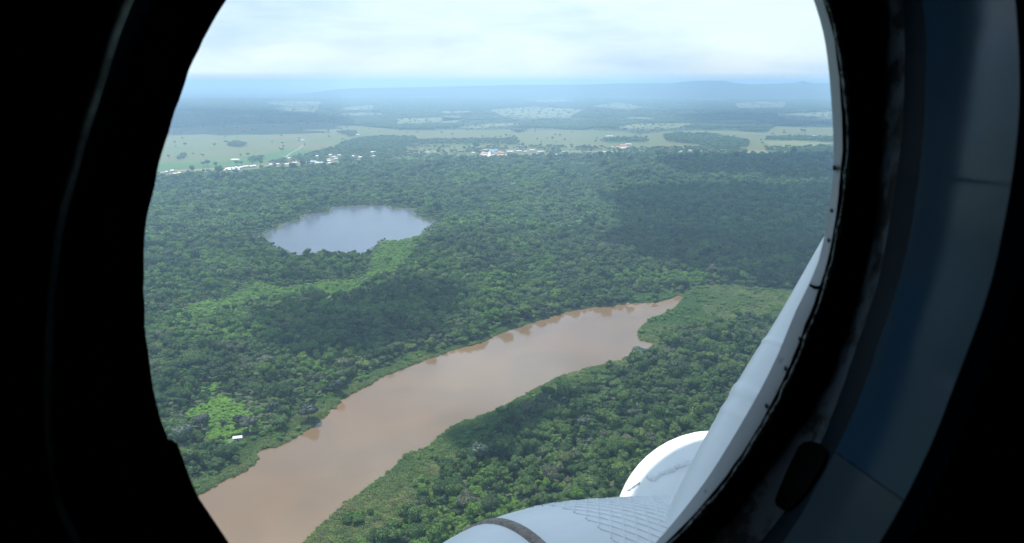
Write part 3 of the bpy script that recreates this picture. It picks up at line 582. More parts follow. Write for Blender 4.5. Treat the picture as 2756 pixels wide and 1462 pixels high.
cluster('bank_shrubs', np.stack([Xr[ks], Yr[ks], np.full(ks.sum(), -0.2), rs.uniform(0.22, 0.55, ks.sum()), rs.uniform(0.7, 1.0, ks.sum()), rs.uniform(0.1, 0.6, ks.sum())], 1), HI_OBJ, 53, 'rounded green shrubs scattered through the reeds on the banks', 'undergrowth')
cluster('reeds', np.stack([Xr, Yr, np.full(n, 0.25), sr_, rs.uniform(0.8, 1.2, n), brr], 1), RO, 52, 'olive green reeds and marsh grass along the river banks', 'reeds')

# woods and scattered trees in and beyond the pastures
TM = {'a': [(868, 408), (905, 398), (930, 385), (965, 375), (990, 371), (1115, 370), (1125, 380), (1105, 392), (1085, 402), (1095, 412), (1050, 434), (900, 446), (760, 450), (690, 456), (700, 447), (780, 428), (835, 418)],
      'b': [(1110, 381), (1200, 378), (1300, 377), (1390, 376), (1400, 391), (1290, 391), (1115, 391)],
      'c': [(1787, 365), (1840, 362), (1930, 365), (1940, 370), (2000, 378), (2018, 385), (2010, 397), (1950, 403), (1900, 400), (1880, 392), (1800, 382), (1787, 375)],
      'd': [(1640, 374), (1740, 373), (1745, 384), (1660, 386), (1610, 382)], 'e': [(2065, 373), (2150, 369), (2260, 374), (2260, 385), (2150, 380), (2060, 379)],
      'g': [(615, 388), (640, 386), (662, 389), (660, 396), (632, 397), (613, 395)], 'h': [(906, 358), (940, 355), (960, 357), (958, 364), (930, 364)], 'h2': [(935, 365), (958, 364), (958, 369), (937, 369)],
      'i': [(665, 432), (685, 426), (707, 426), (706, 437), (672, 437)], 'j': [(476, 432), (486, 420), (499, 417), (500, 427), (480, 433)], 'k': [(1650, 402), (1850, 400), (2010, 404), (2010, 415), (1850, 415), (1650, 413)],
      'l': [(415, 466), (500, 461), (560, 461), (545, 470), (415, 478)], 'm': [(2060, 401), (2260, 396), (2260, 408), (2130, 412), (2060, 410)]}
dens = dict(a=0.62, b=0.55, c=0.85, d=0.6, e=0.75, g=.95, h=.95, h2=.9, i=.7, j=.9, k=0.33, l=0.8, m=0.5)
rs = np.random.default_rng(71); X, Y = grid(-4200, 4200, 2500, 6000, 11.5, rs); X2, Y2 = grid(-7500, 7500, 6000, 12000, 21.0, rs); X = np.concatenate([X, X2]); Y = np.concatenate([Y, Y2]); k = in_view(X, Y, 0, 40); X, Y = X[k], Y[k]; PX, PY = proj(X, Y, np.zeros(X.shape))
tm = {k2: [tuple(p) for p in GP(v)] for k2, v in TM.items()}
pr = np.zeros(X.shape)
inf = inside(PX, PY, FIELD + list(reversed(FOREST_EDGE[:-1]))); pr[~inf] = np.where(PY[~inf] < 430, 0.88, 0.0); gap = ~inf & (Y > 3900) & (0.6 * vnoise(X * 0.6, Y, 420, 61) + 0.4 * vnoise(X * 0.7, Y, 130, 62) > 0.60); pr[gap] = 0.05
for f in FARF:
    for sh in (0, 2.2, 4.4, 6.6): pr[inside(PX, PY - sh, f) & ~inf] = 0.02
pr[inf] = 0.0022
strip = inf & (PY > 396) & (PX > 1060) & (PX < 1650); pr[strip] = 0.055 + 0.28 * (vnoise(X[strip], Y[strip], 60, 33) > 0.66)
strip = inf & (PY > 448) & (PX < 760); pr[strip] = 0.06 + 0.4 * (vnoise(X[strip], Y[strip], 60, 34) > 0.6)
for k2, v in TM.items(): pr[inside(PX, PY, v)] = dens[k2]
nearroad = np.zeros(X.shape)
HPX = []
keep = (rs.random(X.shape) < pr) & ~inside(X, Y, near_poly)
X, Y = X[keep], Y[keep]; n = len(X)
FARPTS = np.stack([X, Y, np.full(n, 0.2), (0.8 + 0.8 * rs.random(n)) * np.where(Y > 6000, 2.1, np.where(Y > 4500, 1.35, 1.0)), rs.uniform(0.75, 1.1, n) * np.where(Y > 4500, 0.55, 0.85), np.zeros(n)], 1)

# ------------------------------------------------------------------ houses
def hm(nm, c): return principled(nm, c, 0.6, (1.5, tuple(x * 0.82 for x in c), 0.4, 0.65))
WALLS = {'w': hm('white_wall', (0.50, 0.50, 0.47)), 'b': hm('blue_wall', (0.30, 0.48, 0.68)), 's': hm('salmon_wall', (0.62, 0.36, 0.28)), 't': hm('tan_wall', (0.60, 0.50, 0.38)), 'g': hm('grey_wall', (0.45, 0.45, 0.43))}
ROOFS = {'w': principled('tin_roof', (0.45, 0.46, 0.47), 0.5, (2, (0.42, 0.42, 0.40), 0.4, 0.65)), 'b': principled('blue_roof', (0.14, 0.34, 0.60), 0.5), 's': principled('tile_roof', (0.50, 0.24, 0.16), 0.7), 't': principled('rusty_roof', (0.45, 0.33, 0.24), 0.6), 'g': principled('grey_roof', (0.42, 0.43, 0.43), 0.5)}
M_open = principled('dark_opening', (0.03, 0.03, 0.03), 0.5)
CN = {'w': 'white', 'b': 'blue', 's': 'reddish', 't': 'tan', 'g': 'grey'}
RN = {'w': 'bright tin', 'b': 'blue', 's': 'red', 't': 'rusty brown', 'g': 'grey'}
def box(bm, x0, x1, y0, y1, z0, z1):
    v = [bm.verts.new(p) for p in [(x0, y0, z0), (x1, y0, z0), (x1, y1, z0), (x0, y1, z0), (x0, y0, z1), (x1, y0, z1), (x1, y1, z1), (x0, y1, z1)]]
    for f in [(0, 3, 2, 1), (4, 5, 6, 7), (0, 1, 5, 4), (1, 2, 6, 5), (2, 3, 7, 6), (3, 0, 4, 7)]: bm.faces.new([v[i] for i in f])
def house(px, py, w, d, h, wc, rc, label, group, rz=0.0, name='house'):
    g = G(px, py); o = empty(name, (g.x, g.y, 0.5), rz); tag(o, label, 'house', group)
    bm = bmesh.new(); box(bm, -w / 2, w / 2, -d / 2, d / 2, 0, h)
    a = [bm.verts.new(p) for p in [(-w / 2, -d / 2, h), (-w / 2, d / 2, h), (-w / 2, 0, h + d * 0.22)]]; bm.faces.new(a)
    a = [bm.verts.new(p) for p in [(w / 2, -d / 2, h), (w / 2, 0, h + d * 0.22), (w / 2, d / 2, h)]]; bm.faces.new(a)
    bm_obj('wall', bm, WALLS[wc], o)
    bm = bmesh.new(); e = 0.5; rh = d * 0.26
    for s in (-1, 1):
        lo = [(-w / 2 - e, s * (d / 2 + e), h - 0.15), (w / 2 + e, s * (d / 2 + e), h - 0.15), (w / 2 + e, 0, h + rh), (-w / 2 - e, 0, h + rh)]
        if s > 0: lo = [lo[1], lo[0], lo[3], lo[2]]
        v = [bm.verts.new(p) for p in lo]; u = [bm.verts.new((p[0], p[1], p[2] + 0.14)) for p in lo]
        bm.faces.new(list(reversed(v))); bm.faces.new(u)
        for i in range(4): bm.faces.new((v[i], v[(i + 1) % 4], u[(i + 1) % 4], u[i]))
    bm_obj('roof', bm, ROOFS[rc], o)
    bm = bmesh.new(); box(bm, -0.5, 0.5, -d / 2 - 0.05, -d / 2 + 0.1, 0.02, 2.1); bm_obj('door', bm, M_open, o)
    for x in (-w * 0.3, w * 0.3):
        bm = bmesh.new(); box(bm, x - 0.55, x + 0.55, -d / 2 - 0.05, -d / 2 + 0.1, 1.1, 2.1); bm_obj('window', bm, M_open, o)
    return o, g
hxy = []
for place, lst in V.items():
    for i, (px, py, w, wc, rc) in enumerate(lst):
        big = 'long' if w >= 20 else ('small' if w <= 11 else 'low')
        o, g = house(px, py, w * (0.6 if 'sandy' in place else 0.85), 8 if w < 20 else 11, 3.4 if w < 20 else 4.2, wc, rc, f'{big} {CN[wc]} house, {RN[rc]} roof, {place}', place, rz=random.uniform(-0.35, 0.35)); hxy.append((g.x, g.y, w))
ok = np.ones(len(FARPTS), bool)
for x, y, w in hxy:      # keep trees from standing in, or right in front of, a house
    dx = FARPTS[:, 0] - x * FARPTS[:, 1] / y; dy = FARPTS[:, 1] - y
    ok &= ~((np.abs(dx) < w * 0.5 + 5) & (dy > -120) & (dy < 12))
FARPTS = FARPTS[ok]
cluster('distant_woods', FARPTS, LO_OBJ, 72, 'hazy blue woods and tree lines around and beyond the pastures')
o, g = house(640, 1186, 5.6, 3.4, 2.2, 'g', 'g', 'small hut with a pale tin roof under trees by the left bank', None, rz=0.3, name='hut')

# a small pale boat at the far bank
def boat():
    g = G(1686, 819.5); o = empty('boat', (g.x, g.y, 0.5), 0.15); tag(o, 'tiny pale wooden boat tied up at the far river bank', 'boat')
    V = []; n = 9; F = []
    for i in range(n):
        t = i / (n - 1); x = (t - 0.5) * 7; w = 0.75 * math.sin(math.pi * (0.06 + 0.88 * t)) ** 0.6; z = 0.55 + 0.25 * (2 * t - 1) ** 2
        V += [(x, -w, z), (x, -w * 0.6, 0), (x, w * 0.6, 0), (x, w, z), (x, w * 0.85, z), (x, w * 0.5, 0.12), (x, -w * 0.5, 0.12), (x, -w * 0.85, z)]
    for i in range(n - 1):
        for k in range(8): a = i * 8 + k; b = i * 8 + (k + 1) % 8; F.append((a, b, b + 8, a + 8))
    F += [tuple(range(8)), tuple(reversed(range(8 * (n - 1), 8 * n)))]
    mesh_obj('hull', V, F, hm('boat_paint', (0.72, 0.68, 0.6)), o); bm = bmesh.new(); box(bm, -0.2, 0.2, -0.55, 0.55, 0.38, 0.44); bm_obj('seat', bm, M_bark, o)
boat()

# ------------------------------------------------------------------ clouds above (they cast the shadows seen on the forest)
def cloud_mat():
    m, nt, N, L, out = mat_new('cloud'); d = N.new('ShaderNodeBsdfDiffuse'); d.inputs['Color'].default_value = (0.9, 0.9, 0.9, 1)
    t = N.new('ShaderNodeBsdfTranslucent'); t.inputs['Color'].default_value = (0.85, 0.87, 0.9, 1); tp = N.new('ShaderNodeBsdfTransparent')
    a = N.new('ShaderNodeMixShader'); a.inputs[0].default_value = 0.55; b = N.new('ShaderNodeMixShader')
    tc = N.new('ShaderNodeTexCoord'); n = N.new('ShaderNodeTexNoise'); n.inputs['Scale'].default_value = 0.02; n.inputs['Detail'].default_value = 6
    r = N.new('ShaderNodeMapRange'); r.inputs['From Min'].default_value = 0.35; r.inputs['From Max'].default_value = 0.6; r.inputs['To Min'].default_value = 0.9; r.inputs['To Max'].default_value = 1.0
    L.new(tc.outputs['Object'], n.inputs[0]); L.new(n.outputs[0], r.inputs['Value']); L.new(r.outputs[0], b.inputs[0])
    L.new(d.outputs[0], a.inputs[1]); L.new(t.outputs[0], a.inputs[2]); L.new(tp.outputs[0], b.inputs[1]); L.new(a.outputs[0], b.inputs[2]); L.new(b.outputs[0], out.inputs[0]); return m
M_cloud = cloud_mat()
CLOUD_Z = 1150.0
def cloud(pts, puff, seed, label):
    poly = [tuple(p) for p in GP(pts, 8)]; a = np.array(poly); rs = np.random.default_rng(seed); Xc, Yc = grid(a[:, 0].min() - puff, a[:, 0].max() + puff, a[:, 1].min() - puff, a[:, 1].max() + puff, puff * 0.8, rs)
    k = inside(Xc, Yc, poly); Xc, Yc = Xc[k], Yc[k]; off = SUNV * (CLOUD_Z / SUNV.z); V = []; F = []
    c0 = Vector((Xc.mean(), Yc.mean(), 0)) + off
    sv, sf = ICO2
    for x, y in zip(Xc, Yc):
        r = puff * rs.uniform(0.55, 1.05); b = len(V); c = np.array([x + off.x - c0.x, y + off.y - c0.y, rs.uniform(0, puff * 0.35)])
        w = np.array([1 + 0.35 * mnoise.noise(Vector((p * 1.7 + c * 0.01))) for p in sv]); q = sv * r * w[:, None]; q[:, 2] = np.where(q[:, 2] < 0, q[:, 2] * 0.25, q[:, 2] * 0.7)
        V += [tuple(p) for p in (q + c)]; F += [tuple(i + b for i in f) for f in sf]
    o = mesh_obj('cloud', V, F, M_cloud, smooth=True); o.location = c0; tag(o, kind='structure')
cloud([(1650, 545), (1700, 520), (1770, 505), (1900, 500), (2050, 503), (2330, 500), (2330, 770), (2150, 760), (2000, 735), (1860, 715), (1760, 690), (1700, 640), (1690, 590)], 46, 81, '')
cloud([(1800, 428), (1950, 424), (2330, 418), (2330, 480), (2150, 484), (2000, 472), (1850, 470), (1790, 445)], 55, 82, '')
cloud([(700, 850), (850, 810), (1000, 780), (1150, 770), (1230, 790), (1200, 860), (1130, 910), (1000, 950), (860, 960), (760, 930)], 20, 83, '')
cloud([(380, 290), (700, 300), (900, 318), (930, 326), (900, 338), (800, 352), (650, 358), (560, 353), (470, 357), (380, 352)], 150, 84, '')
cloud([(1880, 306), (2000, 302), (2200, 312), (2260, 330), (2150, 336), (1950, 332), (1850, 320)], 160, 85, '')
cloud([(1230, 1140), (1330, 1100), (1440, 1060), (1500, 1080), (1450, 1160), (1330, 1210), (1250, 1200)], 14, 86, '')

# ------------------------------------------------------------------ the helicopter: cabin wall, round window, outside fairings and tank
heli = empty('helicopter', P(1330, 560, 0.5)); tag(heli, 'white helicopter seen from its dark cabin through a big round window', 'helicopter')
HINV = heli.location.copy()
def hobj(name, verts, faces, mat, smooth=True, parent=None):
    return mesh_obj(name, [Vector(v) - HINV for v in verts], faces, mat, parent or heli, smooth)
NA = 192; C0 = (1330.0, 560.0)
TH = np.linspace(-math.pi, math.pi, NA, endpoint=False)
def polar(pts):
    a = np.array(pts, float); th = np.arctan2(a[:, 1] - C0[1], a[:, 0] - C0[0]); r = np.hypot(a[:, 0] - C0[0], a[:, 1] - C0[1]); i = np.argsort(th); return th[i], r[i]
def periodic(th, v):
    t = np.concatenate([th - 2 * math.pi, th, th + 2 * math.pi]); w = np.concatenate([v, v, v]); return np.interp(TH, t, w)
E_PTS = [(609, 0), (541, 119), (503, 206), (482, 271), (457, 346), (433, 422), (417, 498), (398, 568), (390, 639), (387, 740), (388, 784), (399, 944), (410, 1030), (428, 1116), (449, 1184), (476, 1194), (487, 1223), (511, 1292), (536, 1346), (568, 1399), (616, 1462), (720, 1580), (880, 1680), (1080, 1740), (1300, 1725), (1500, 1660), (1660, 1575),
         (1785, 1466), (1850, 1402), (1905, 1342), (1990, 1228), (2050, 1132), (2110, 1015), (2158, 895), (2192, 808), (2213, 750), (2230, 690), (2246, 600), (2257, 520), (2265, 430), (2267, 370), (2263, 280), (2255, 180), (2240, 80), (2215, 0), (2130, -200), (1960, -380), (1700, -510), (1400, -560), (1100, -500), (860, -330), (720, -160)]
tE, rE0 = polar(E_PTS); rE = periodic(tE, rE0)
rE_s = sum(np.roll(rE, k) for k in (-1, 0, 1)) / 3.0
def ratio_loop(pts, ends=2):
    th, r = polar(pts); base = np.interp(th, TH, rE_s, period=2 * math.pi); k = periodic(th, r / base); k = sum(np.roll(k, j) for j in range(-ends, ends + 1)) / (2 * ends + 1.0); return rE_s * k
L0 = ratio_loop([(346, 0), (303, 92), (271, 200), (233, 325), (200, 460), (173, 568), (152, 677), (139, 757), (129, 891), (129, 1051), (137, 1185), (155, 1319), (179, 1462), (2754, 0), (2746, 162), (2735, 325), (2716, 487), (2689, 650), (2634, 891), (2586, 971), (2532, 1105), (2457, 1292), (2382, 1462)], 9)
L1 = ratio_loop([(420, 0), (310, 300), (215, 700), (200, 950), (215, 1200), (262, 1462), (2486, 0), (2494, 162), (2486, 325), (2478, 433), (2456, 596), (2424, 740), (2393, 837), (2350, 971), (2307, 1089), (2254, 1201), (2184, 1335), (2109, 1462)])
L2 = ratio_loop([(460, 0), (350, 300), (260, 700), (240, 950), (260, 1200), (330, 1462), (2432, 0), (2434, 162), (2424, 379), (2402, 541), (2375, 704), (2339, 837), (2291, 971), (2227, 1148), (2120, 1373), (2050, 1448)])
L3 = ratio_loop([(520, 0), (410, 300), (320, 700), (300, 950), (330, 1200), (430, 1462), (2383, 0), (2380, 162), (2375, 325), (2364, 487), (2331, 704), (2280, 891), (2211, 1073), (2148, 1150), (2060, 1270), (1960, 1400), (1890, 1462)])
L4 = ratio_loop([(585, 0), (470, 230), (370, 700), (385, 1000), (440, 1250), (590, 1462), (2232, 0), (2259, 108), (2278, 217), (2289, 325), (2290, 406), (2278, 514), (2264, 596), (2246, 693), (2227, 773), (2198, 853), (2158, 955), (2110, 1062), (2056, 1158), (1996, 1250), (1906, 1370), (1806, 1466)])
def loop3(r, dl, dr, jitter=0.0, seed=0):
    rs = np.random.default_rng(seed); j = rs.normal(size=NA) * jitter; out = []
    for i, t in enumerate(TH):
        x = C0[0] + (r[i] + j[i]) * math.cos(t); y = C0[1] + (r[i] + j[i]) * math.sin(t); q = min(max((x - 130) / 2600, 0), 1); out.append(P(x, y, dl + (dr - dl) * q))
    return out
def loft(loops):
    V = [v for l in loops for v in l]; F = []
    for a in range(len(loops) - 1):
        for i in range(NA): j = (i + 1) % NA; F.append((a * NA + i, a * NA + j, (a + 1) * NA + j, (a + 1) * NA + i))
    return V, F
P0 = loop3(L0, .500, .30); P1 = loop3(L1, .503, .425, 0.6, 1); P2 = loop3(L2, .504, .448, 0.6, 2); P3 = loop3(L3, .502, .478, 1.2, 3); P4 = loop3(L4, .500, .480, 0.5, 4); PE = loop3(rE, .502, .484, 0.9, 5)
def paint(name, c, rough, wear, wscale, bump=(9, 0.25, 0.002)):
    return principled(name, c, rough, (wscale, wear, 0.52, 0.68), bump, spec=0.5, ior=1.075)
M_panel = paint('blue_grey_paint', (0.022, 0.054, 0.098), 0.12, (0.036, 0.060, 0.088), 6.0, (7, 0.25, 0.002))
M_panel2 = paint('grey_frame_paint', (0.036, 0.058, 0.076), 0.2, (0.050, 0.066, 0.080), 9.0, (7, 0.35, 0.003))
M_lip = paint('dark_blue_paint', (0.008, 0.022, 0.045), 0.4, (0.012, 0.026, 0.046), 20.0)
M_groove = paint('dark_groove_paint', (0.005, 0.014, 0.024), 0.4, (0.008, 0.016, 0.025), 20.0)
M_worn = principled('worn_ring_paint', (0.060, 0.082, 0.105), 0.5, (38.0, (0.004, 0.005, 0.006), 0.46, 0.56), (60, 0.4, 0.002), spec=0.15)
M_rubber = principled('black_rubber', (0.0012, 0.0012, 0.0013), 0.85, None, (120, 0.4, 0.001), spec=0.03)
M_thread = principled('seal_edge', (0.28, 0.32, 0.32), 0.6, (260.0, (0.02, 0.02, 0.02), 0.45, 0.56), (300, 1.0, 0.002))
M_rim = principled('outer_rim_paint', (0.42, 0.45, 0.50), 0.5, (60.0, (0.16, 0.15, 0.15), 0.66, 0.74), (45, 0.25, 0.002))
M_chip = principled('bare_chip', (0.10, 0.08, 0.07), 0.8)
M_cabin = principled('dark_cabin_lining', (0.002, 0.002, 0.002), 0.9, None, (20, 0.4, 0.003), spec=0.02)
M_edge_highlight = principled('frame_edge_highlight', (0.85, 0.92, 0.88), 0.5, (30, (0.25, 0.28, 0.28), 0.4, 0.7))  # pale colour paints in the highlight along the rounded frame edge
V_, F_ = loft([P0, P1])
seam = [34.5 < math.degrees(TH[min(f) % NA]) < 100 for f in F_]
frame = hobj('window_frame', V_, [f for f, q in zip(F_, seam) if not q], M_panel); tag(frame, 'glossy blue-grey painted window frame')
lower = hobj('frame_panel', V_, [f for f, q in zip(F_, seam) if q], M_panel2); tag(lower, 'greyer lower section of the window frame below the seam')
b1 = [i for i in range(NA) if 34.0 < math.degrees(TH[i]) < 36.5][0]
sm = [P0[b1].lerp(P1[b1], k / 10) + Vector((0, 0, 0.0006 * math.sin(k * 3))) for k in range(11)]; V_ = []; F_ = []
for k, p in enumerate(sm):
    for a in range(6): V_.append(p + Vector((0, math.cos(a * math.pi / 3), math.sin(a * math.pi / 3))) * 0.0006)
    if k: F_ += [((k - 1) * 6 + a, (k - 1) * 6 + (a + 1) % 6, k * 6 + (a + 1) % 6, k * 6 + a) for a in range(6)]
hobj('frame_seam', V_, F_, M_groove)
PL = [p + (p - sum(P0, Vector()) / NA).normalized() * 0.006 + Vector((0, -0.004, 0)) for p in P0]
hobj('frame_lip', *loft([PL, P0]), M_lip)
hobj('frame_groove', *loft([P1, P2]), M_groove)
hobj('frame_ring', *loft([P2, P3]), M_worn)
hobj('window_seal', *loft([P3, P4, PE, loop3(rE * 1.004, .514, .496), loop3(rE * 1.03, .514, .496)]), M_rubber)
def bead(name, loop, rad, mat, nseg=8, jit=0.0, left_only=0):
    n = len(loop); V = []; F = []; c = sum(loop, Vector()) / n; rs = random.Random(4)
    for i in range(n):
        t = (loop[(i + 1) % n] - loop[i - 1]).normalized(); u = (loop[i] - c).normalized(); w = t.cross(u).normalized(); u = w.cross(t); rr = rad * (1 + jit * (rs.random() - 0.5))
        for k in range(nseg): a = 2 * math.pi * k / nseg; V.append(loop[i] + u * math.cos(a) * rr + w * math.sin(a) * rr)
    for i in range(n):
        if left_only and math.cos(TH[i]) * left_only > -0.15: continue
        for k in range(nseg): j = (i + 1) % n; F.append((i * nseg + k, j * nseg + k, j * nseg + (k + 1) % nseg, i * nseg + (k + 1) % nseg))
    return hobj(name, V, F, mat)
bead('frame_edge', P0, 0.0042, M_edge_highlight, left_only=1)  # left arc only, where the painted highlight runs
bead('seal_thread', [p + (PE[i] - p) * 0.22 for i, p in enumerate(P4)], 0.0015, M_thread, 6, 1.1, left_only=-1)
# white rim outside the glass line
W1 = ratio_loop([(540, 0), (330, 730), (560, 1462), (1765, 1462), (1835, 1378), (1900, 1292), (1975, 1172), (2030, 1078), (2080, 983), (2125, 878), (2163, 782), (2185, 762), (2210, 668), (2226, 600), (2238, 520), (2243, 420), (2240, 320), (2231, 200), (2214, 80), (2190, 0), (1900, -390)])
hobj('outer_rim', *loft([loop3(rE * 1.012, .518, .500), loop3(W1 * 1.0, .530, .512), loop3(W1 * 1.004, .543, .525), loop3(W1 * 1.06, .547, .529)]), M_rim)
# cabin: wall around the window and a closed dark shell behind the camera
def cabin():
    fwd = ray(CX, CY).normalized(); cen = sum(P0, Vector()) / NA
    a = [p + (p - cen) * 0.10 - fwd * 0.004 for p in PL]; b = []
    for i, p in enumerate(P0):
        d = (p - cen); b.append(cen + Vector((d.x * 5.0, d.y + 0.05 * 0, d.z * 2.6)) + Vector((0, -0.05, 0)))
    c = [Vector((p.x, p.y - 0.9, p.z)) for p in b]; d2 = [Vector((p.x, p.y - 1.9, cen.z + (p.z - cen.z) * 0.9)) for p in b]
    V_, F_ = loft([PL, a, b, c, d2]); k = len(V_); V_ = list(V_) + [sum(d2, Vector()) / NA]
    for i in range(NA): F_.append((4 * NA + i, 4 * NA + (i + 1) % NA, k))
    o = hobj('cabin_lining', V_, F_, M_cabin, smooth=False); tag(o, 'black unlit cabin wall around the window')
cabin()
# dark latch slot in the frame
def bvh_of(o):
    me = o.data; vs = [o.matrix_basis @ v.co + HINV for v in me.vertices]; return BVHTree.FromPolygons(vs, [tuple(p.vertices) for p in me.polygons])
def on_surface(trees, px, py, lift):
    o = Vector((0, 0, CAM_H)); d = ray(px, py).normalized(); best = None
    for t in trees:
        h = t.ray_cast(o, d)
        if h[0] is not None and (best is None or h[3] < best): best = h[3]
    return o + d * ((best or 0.45) - lift)
fb = [bvh_of(o) for o in heli.children if o.name.startswith(('window_frame', 'frame_groove', 'frame_ring', 'window_seal'))]
slot_px = [(2184, 1188), (2205, 1196), (2222, 1217), (2215, 1245), (2190, 1290), (2165, 1330), (2130, 1364), (2109, 1371), (2090, 1360), (2086, 1345), (2095, 1320), (2112, 1280), (2130, 1240), (2150, 1202), (2166, 1190)]
def plate(name, pts, trees, lift, thick, mat):
    cx = sum(p[0] for p in pts) / len(pts); cy = sum(p[1] for p in pts) / len(pts); n = len(pts)
    top = [on_surface(trees, x, y, lift) for x, y in pts]; c = on_surface(trees, cx, cy, lift + 0.001); dn = [on_surface(trees, cx + (x - cx) * 1.03, cy + (y - cy) * 1.03, lift - thick) for x, y in pts]
    V_ = top + dn + [c]; F_ = [(i, (i + 1) % n, 2 * n) for i in range(n)] + [(i, n + i, n + (i + 1) % n, (i + 1) % n) for i in range(n)]
    return hobj(name, V_, F_, mat, smooth=False)
plate('frame_slot', slot_px, fb, 0.004, 0.006, M_rubber)
rb = [bvh_of(o) for o in heli.children if o.name.startswith('outer_rim')]
plate('rim_joint', [(2178, 764), (2196, 770), (2212, 768), (2210, 776), (2196, 780), (2180, 772)], rb, 0.0015, 0.003, M_rubber)
for q, (x, y) in enumerate([(2243, 445), (2236, 560), (2228, 640), (2150, 905), (2112, 985), (2060, 1085)]):
    plate('paint_chip', [(x, y), (x + 5, y + 3), (x + 6, y + 11), (x + 1, y + 14), (x - 3, y + 8)], rb, 0.0004, 0.001, M_chip)
# black catch at the lower left of the opening
plate('window_catch', [(447, 1186), (462, 1187), (478, 1196), (489, 1224), (513, 1292), (538, 1346), (570, 1400), (618, 1464), (580, 1464), (520, 1390), (480, 1300), (455, 1235)], fb, 0.012, 0.03, M_rubber)

# white paint outside
def white_paint(name, c=(0.62, 0.66, 0.70), rough=0.32, bump=(3, 0.12, 0.01)): return principled(name, c, rough, (7, tuple(x * 0.93 for x in c), 0.4, 0.7), bump, spec=0.5)
M_white = white_paint('white_fuselage_paint', (0.83, 0.85, 0.87)); M_tank = white_paint('white_tank_paint', (0.86, 0.88, 0.90), 0.4, (25, 0.15, 0.004)); M_strap = principled('brown_strap', (0.34, 0.29, 0.26), 0.9, (90, (0.20, 0.17, 0.15), 0.4, 0.6), (200, 0.6, 0.002))
M_dome = white_paint('white_dome_paint', (0.86, 0.87, 0.87), 0.35)
def fairing():
    # left silhouette of the tube, read top to bottom, with its joint ridges; the body lies to the right of it
    ctl = [(2420, 300), (2330, 455), (2208, 668), (2105, 852), (2045, 948), (1985, 1045), (1938, 1122), (1862, 1262), (1790, 1410), (1720, 1570), (1660, 1720)]
    yy = np.linspace(300, 1720, 240); xx = np.interp(yy, [p[1] for p in ctl], [p[0] for p in ctl]); xx = np.convolve(np.pad(xx, 12, mode='reflect', reflect_type='odd'), np.ones(25) / 25, 'valid')
    def step(y, c, w): return 1 / (1 + math.exp(-(y - c) / w))
    pts = [(x, y, 4 * (math.exp(-((y - 905) / 6) ** 2)) + 2 * step(y, 915, 4) * (1 - step(y, 1010, 30)) + 4 * step(y, 1022, 2) * (1 - step(y, 1048, 3)) + 2.5 * math.exp(-((y - 1088) / 10) ** 2)) for x, y in zip(xx, yy)]
    n = len(pts); V_ = []; F_ = []; m = 40; rad = []
    ctr = []
    for i, (x, y, b) in enumerate(pts):
        q = i / (n - 1); d = 1.25 - 0.05 * q; r = 0.080 + 0.075 * q; a = pts[max(i - 9, 0)]; c = pts[min(i + 9, n - 1)]; tx, ty = c[0] - a[0], c[1] - a[1]; l = math.hypot(tx, ty); nx, ny = -ty / l, tx / l
        if nx < 0: nx, ny = -nx, -ny
        s = FPX / d; ctr.append(P(x + nx * r * s, y + ny * r * s, d)); rad.append(r + b / s)
    for i in range(n):
        t = (ctr[min(i + 9, n - 1)] - ctr[max(i - 9, 0)]).normalized(); u = t.orthogonal().normalized() if i == 0 else (u0 - t * u0.dot(t)).normalized(); u0 = u; w = t.cross(u)
        for k in range(m): a = 2 * math.pi * k / m; V_.append(ctr[i] + (u * math.cos(a) + w * math.sin(a)) * rad[i])
    for i in range(n - 1):
        for k in range(m): F_.append((i * m + k, i * m + (k + 1) % m, (i + 1) * m + (k + 1) % m, (i + 1) * m + k))
    F_ += [tuple(range(m)), tuple(reversed(range((n - 1) * m, n * m)))]
    return hobj('fairing_tube', V_, F_, M_white)
fairing()
def dome():
    c = P(1937, 1450, 1.75); R0 = 0.231; bm = bmesh.new(); bmesh.ops.create_uvsphere(bm, u_segments=64, v_segments=32, radius=R0)
    o = hobj('dome_fairing', [c + v.co for v in bm.verts], [tuple(v.index for v in f.verts) for f in bm.faces], M_dome); bm.free()
    t = [bvh_of(o)]
    for path in ([(1746, 1282), (1753, 1288), (1761, 1290), (1772, 1280), (1783, 1273), (1797, 1268), (1811, 1265), (1820, 1258), (1830, 1254), (1845, 1251), (1855, 1245), (1880, 1238)], [(1690, 1320), (1697, 1316), (1705, 1310), (1715, 1304), (1724, 1301)]):
        pp = []
        for (x0, y0), (x1, y1) in zip(path[:-1], path[1:]):
            for k in range(4): pp.append(on_surface(t, x0 + (x1 - x0) * k / 4, y0 + (y1 - y0) * k / 4, 0.001))
        V_ = []; F_ = []; rs = random.Random(5)
        for i, p in enumerate(pp):
            tt = (pp[min(i + 1, len(pp) - 1)] - pp[max(i - 1, 0)]).normalized(); u = (p - c).normalized(); w = tt.cross(u); rr = (0.0055 if len(path) > 6 else 0.0028) * (0.75 + 0.6 * rs.random())
            for k in range(6): a = k * math.pi / 3; V_.append(p + u * math.cos(a) * rr + w * math.sin(a) * rr)
        for i in range(len(pp) - 1):
            for k in range(6): F_.append((i * 6 + k, i * 6 + (k + 1) % 6, (i + 1) * 6 + (k + 1) % 6, (i + 1) * 6 + k))
        x = hobj('weld_bead', V_, F_, M_dome, parent=o)
        x.location = (0, 0, 0)
dome()
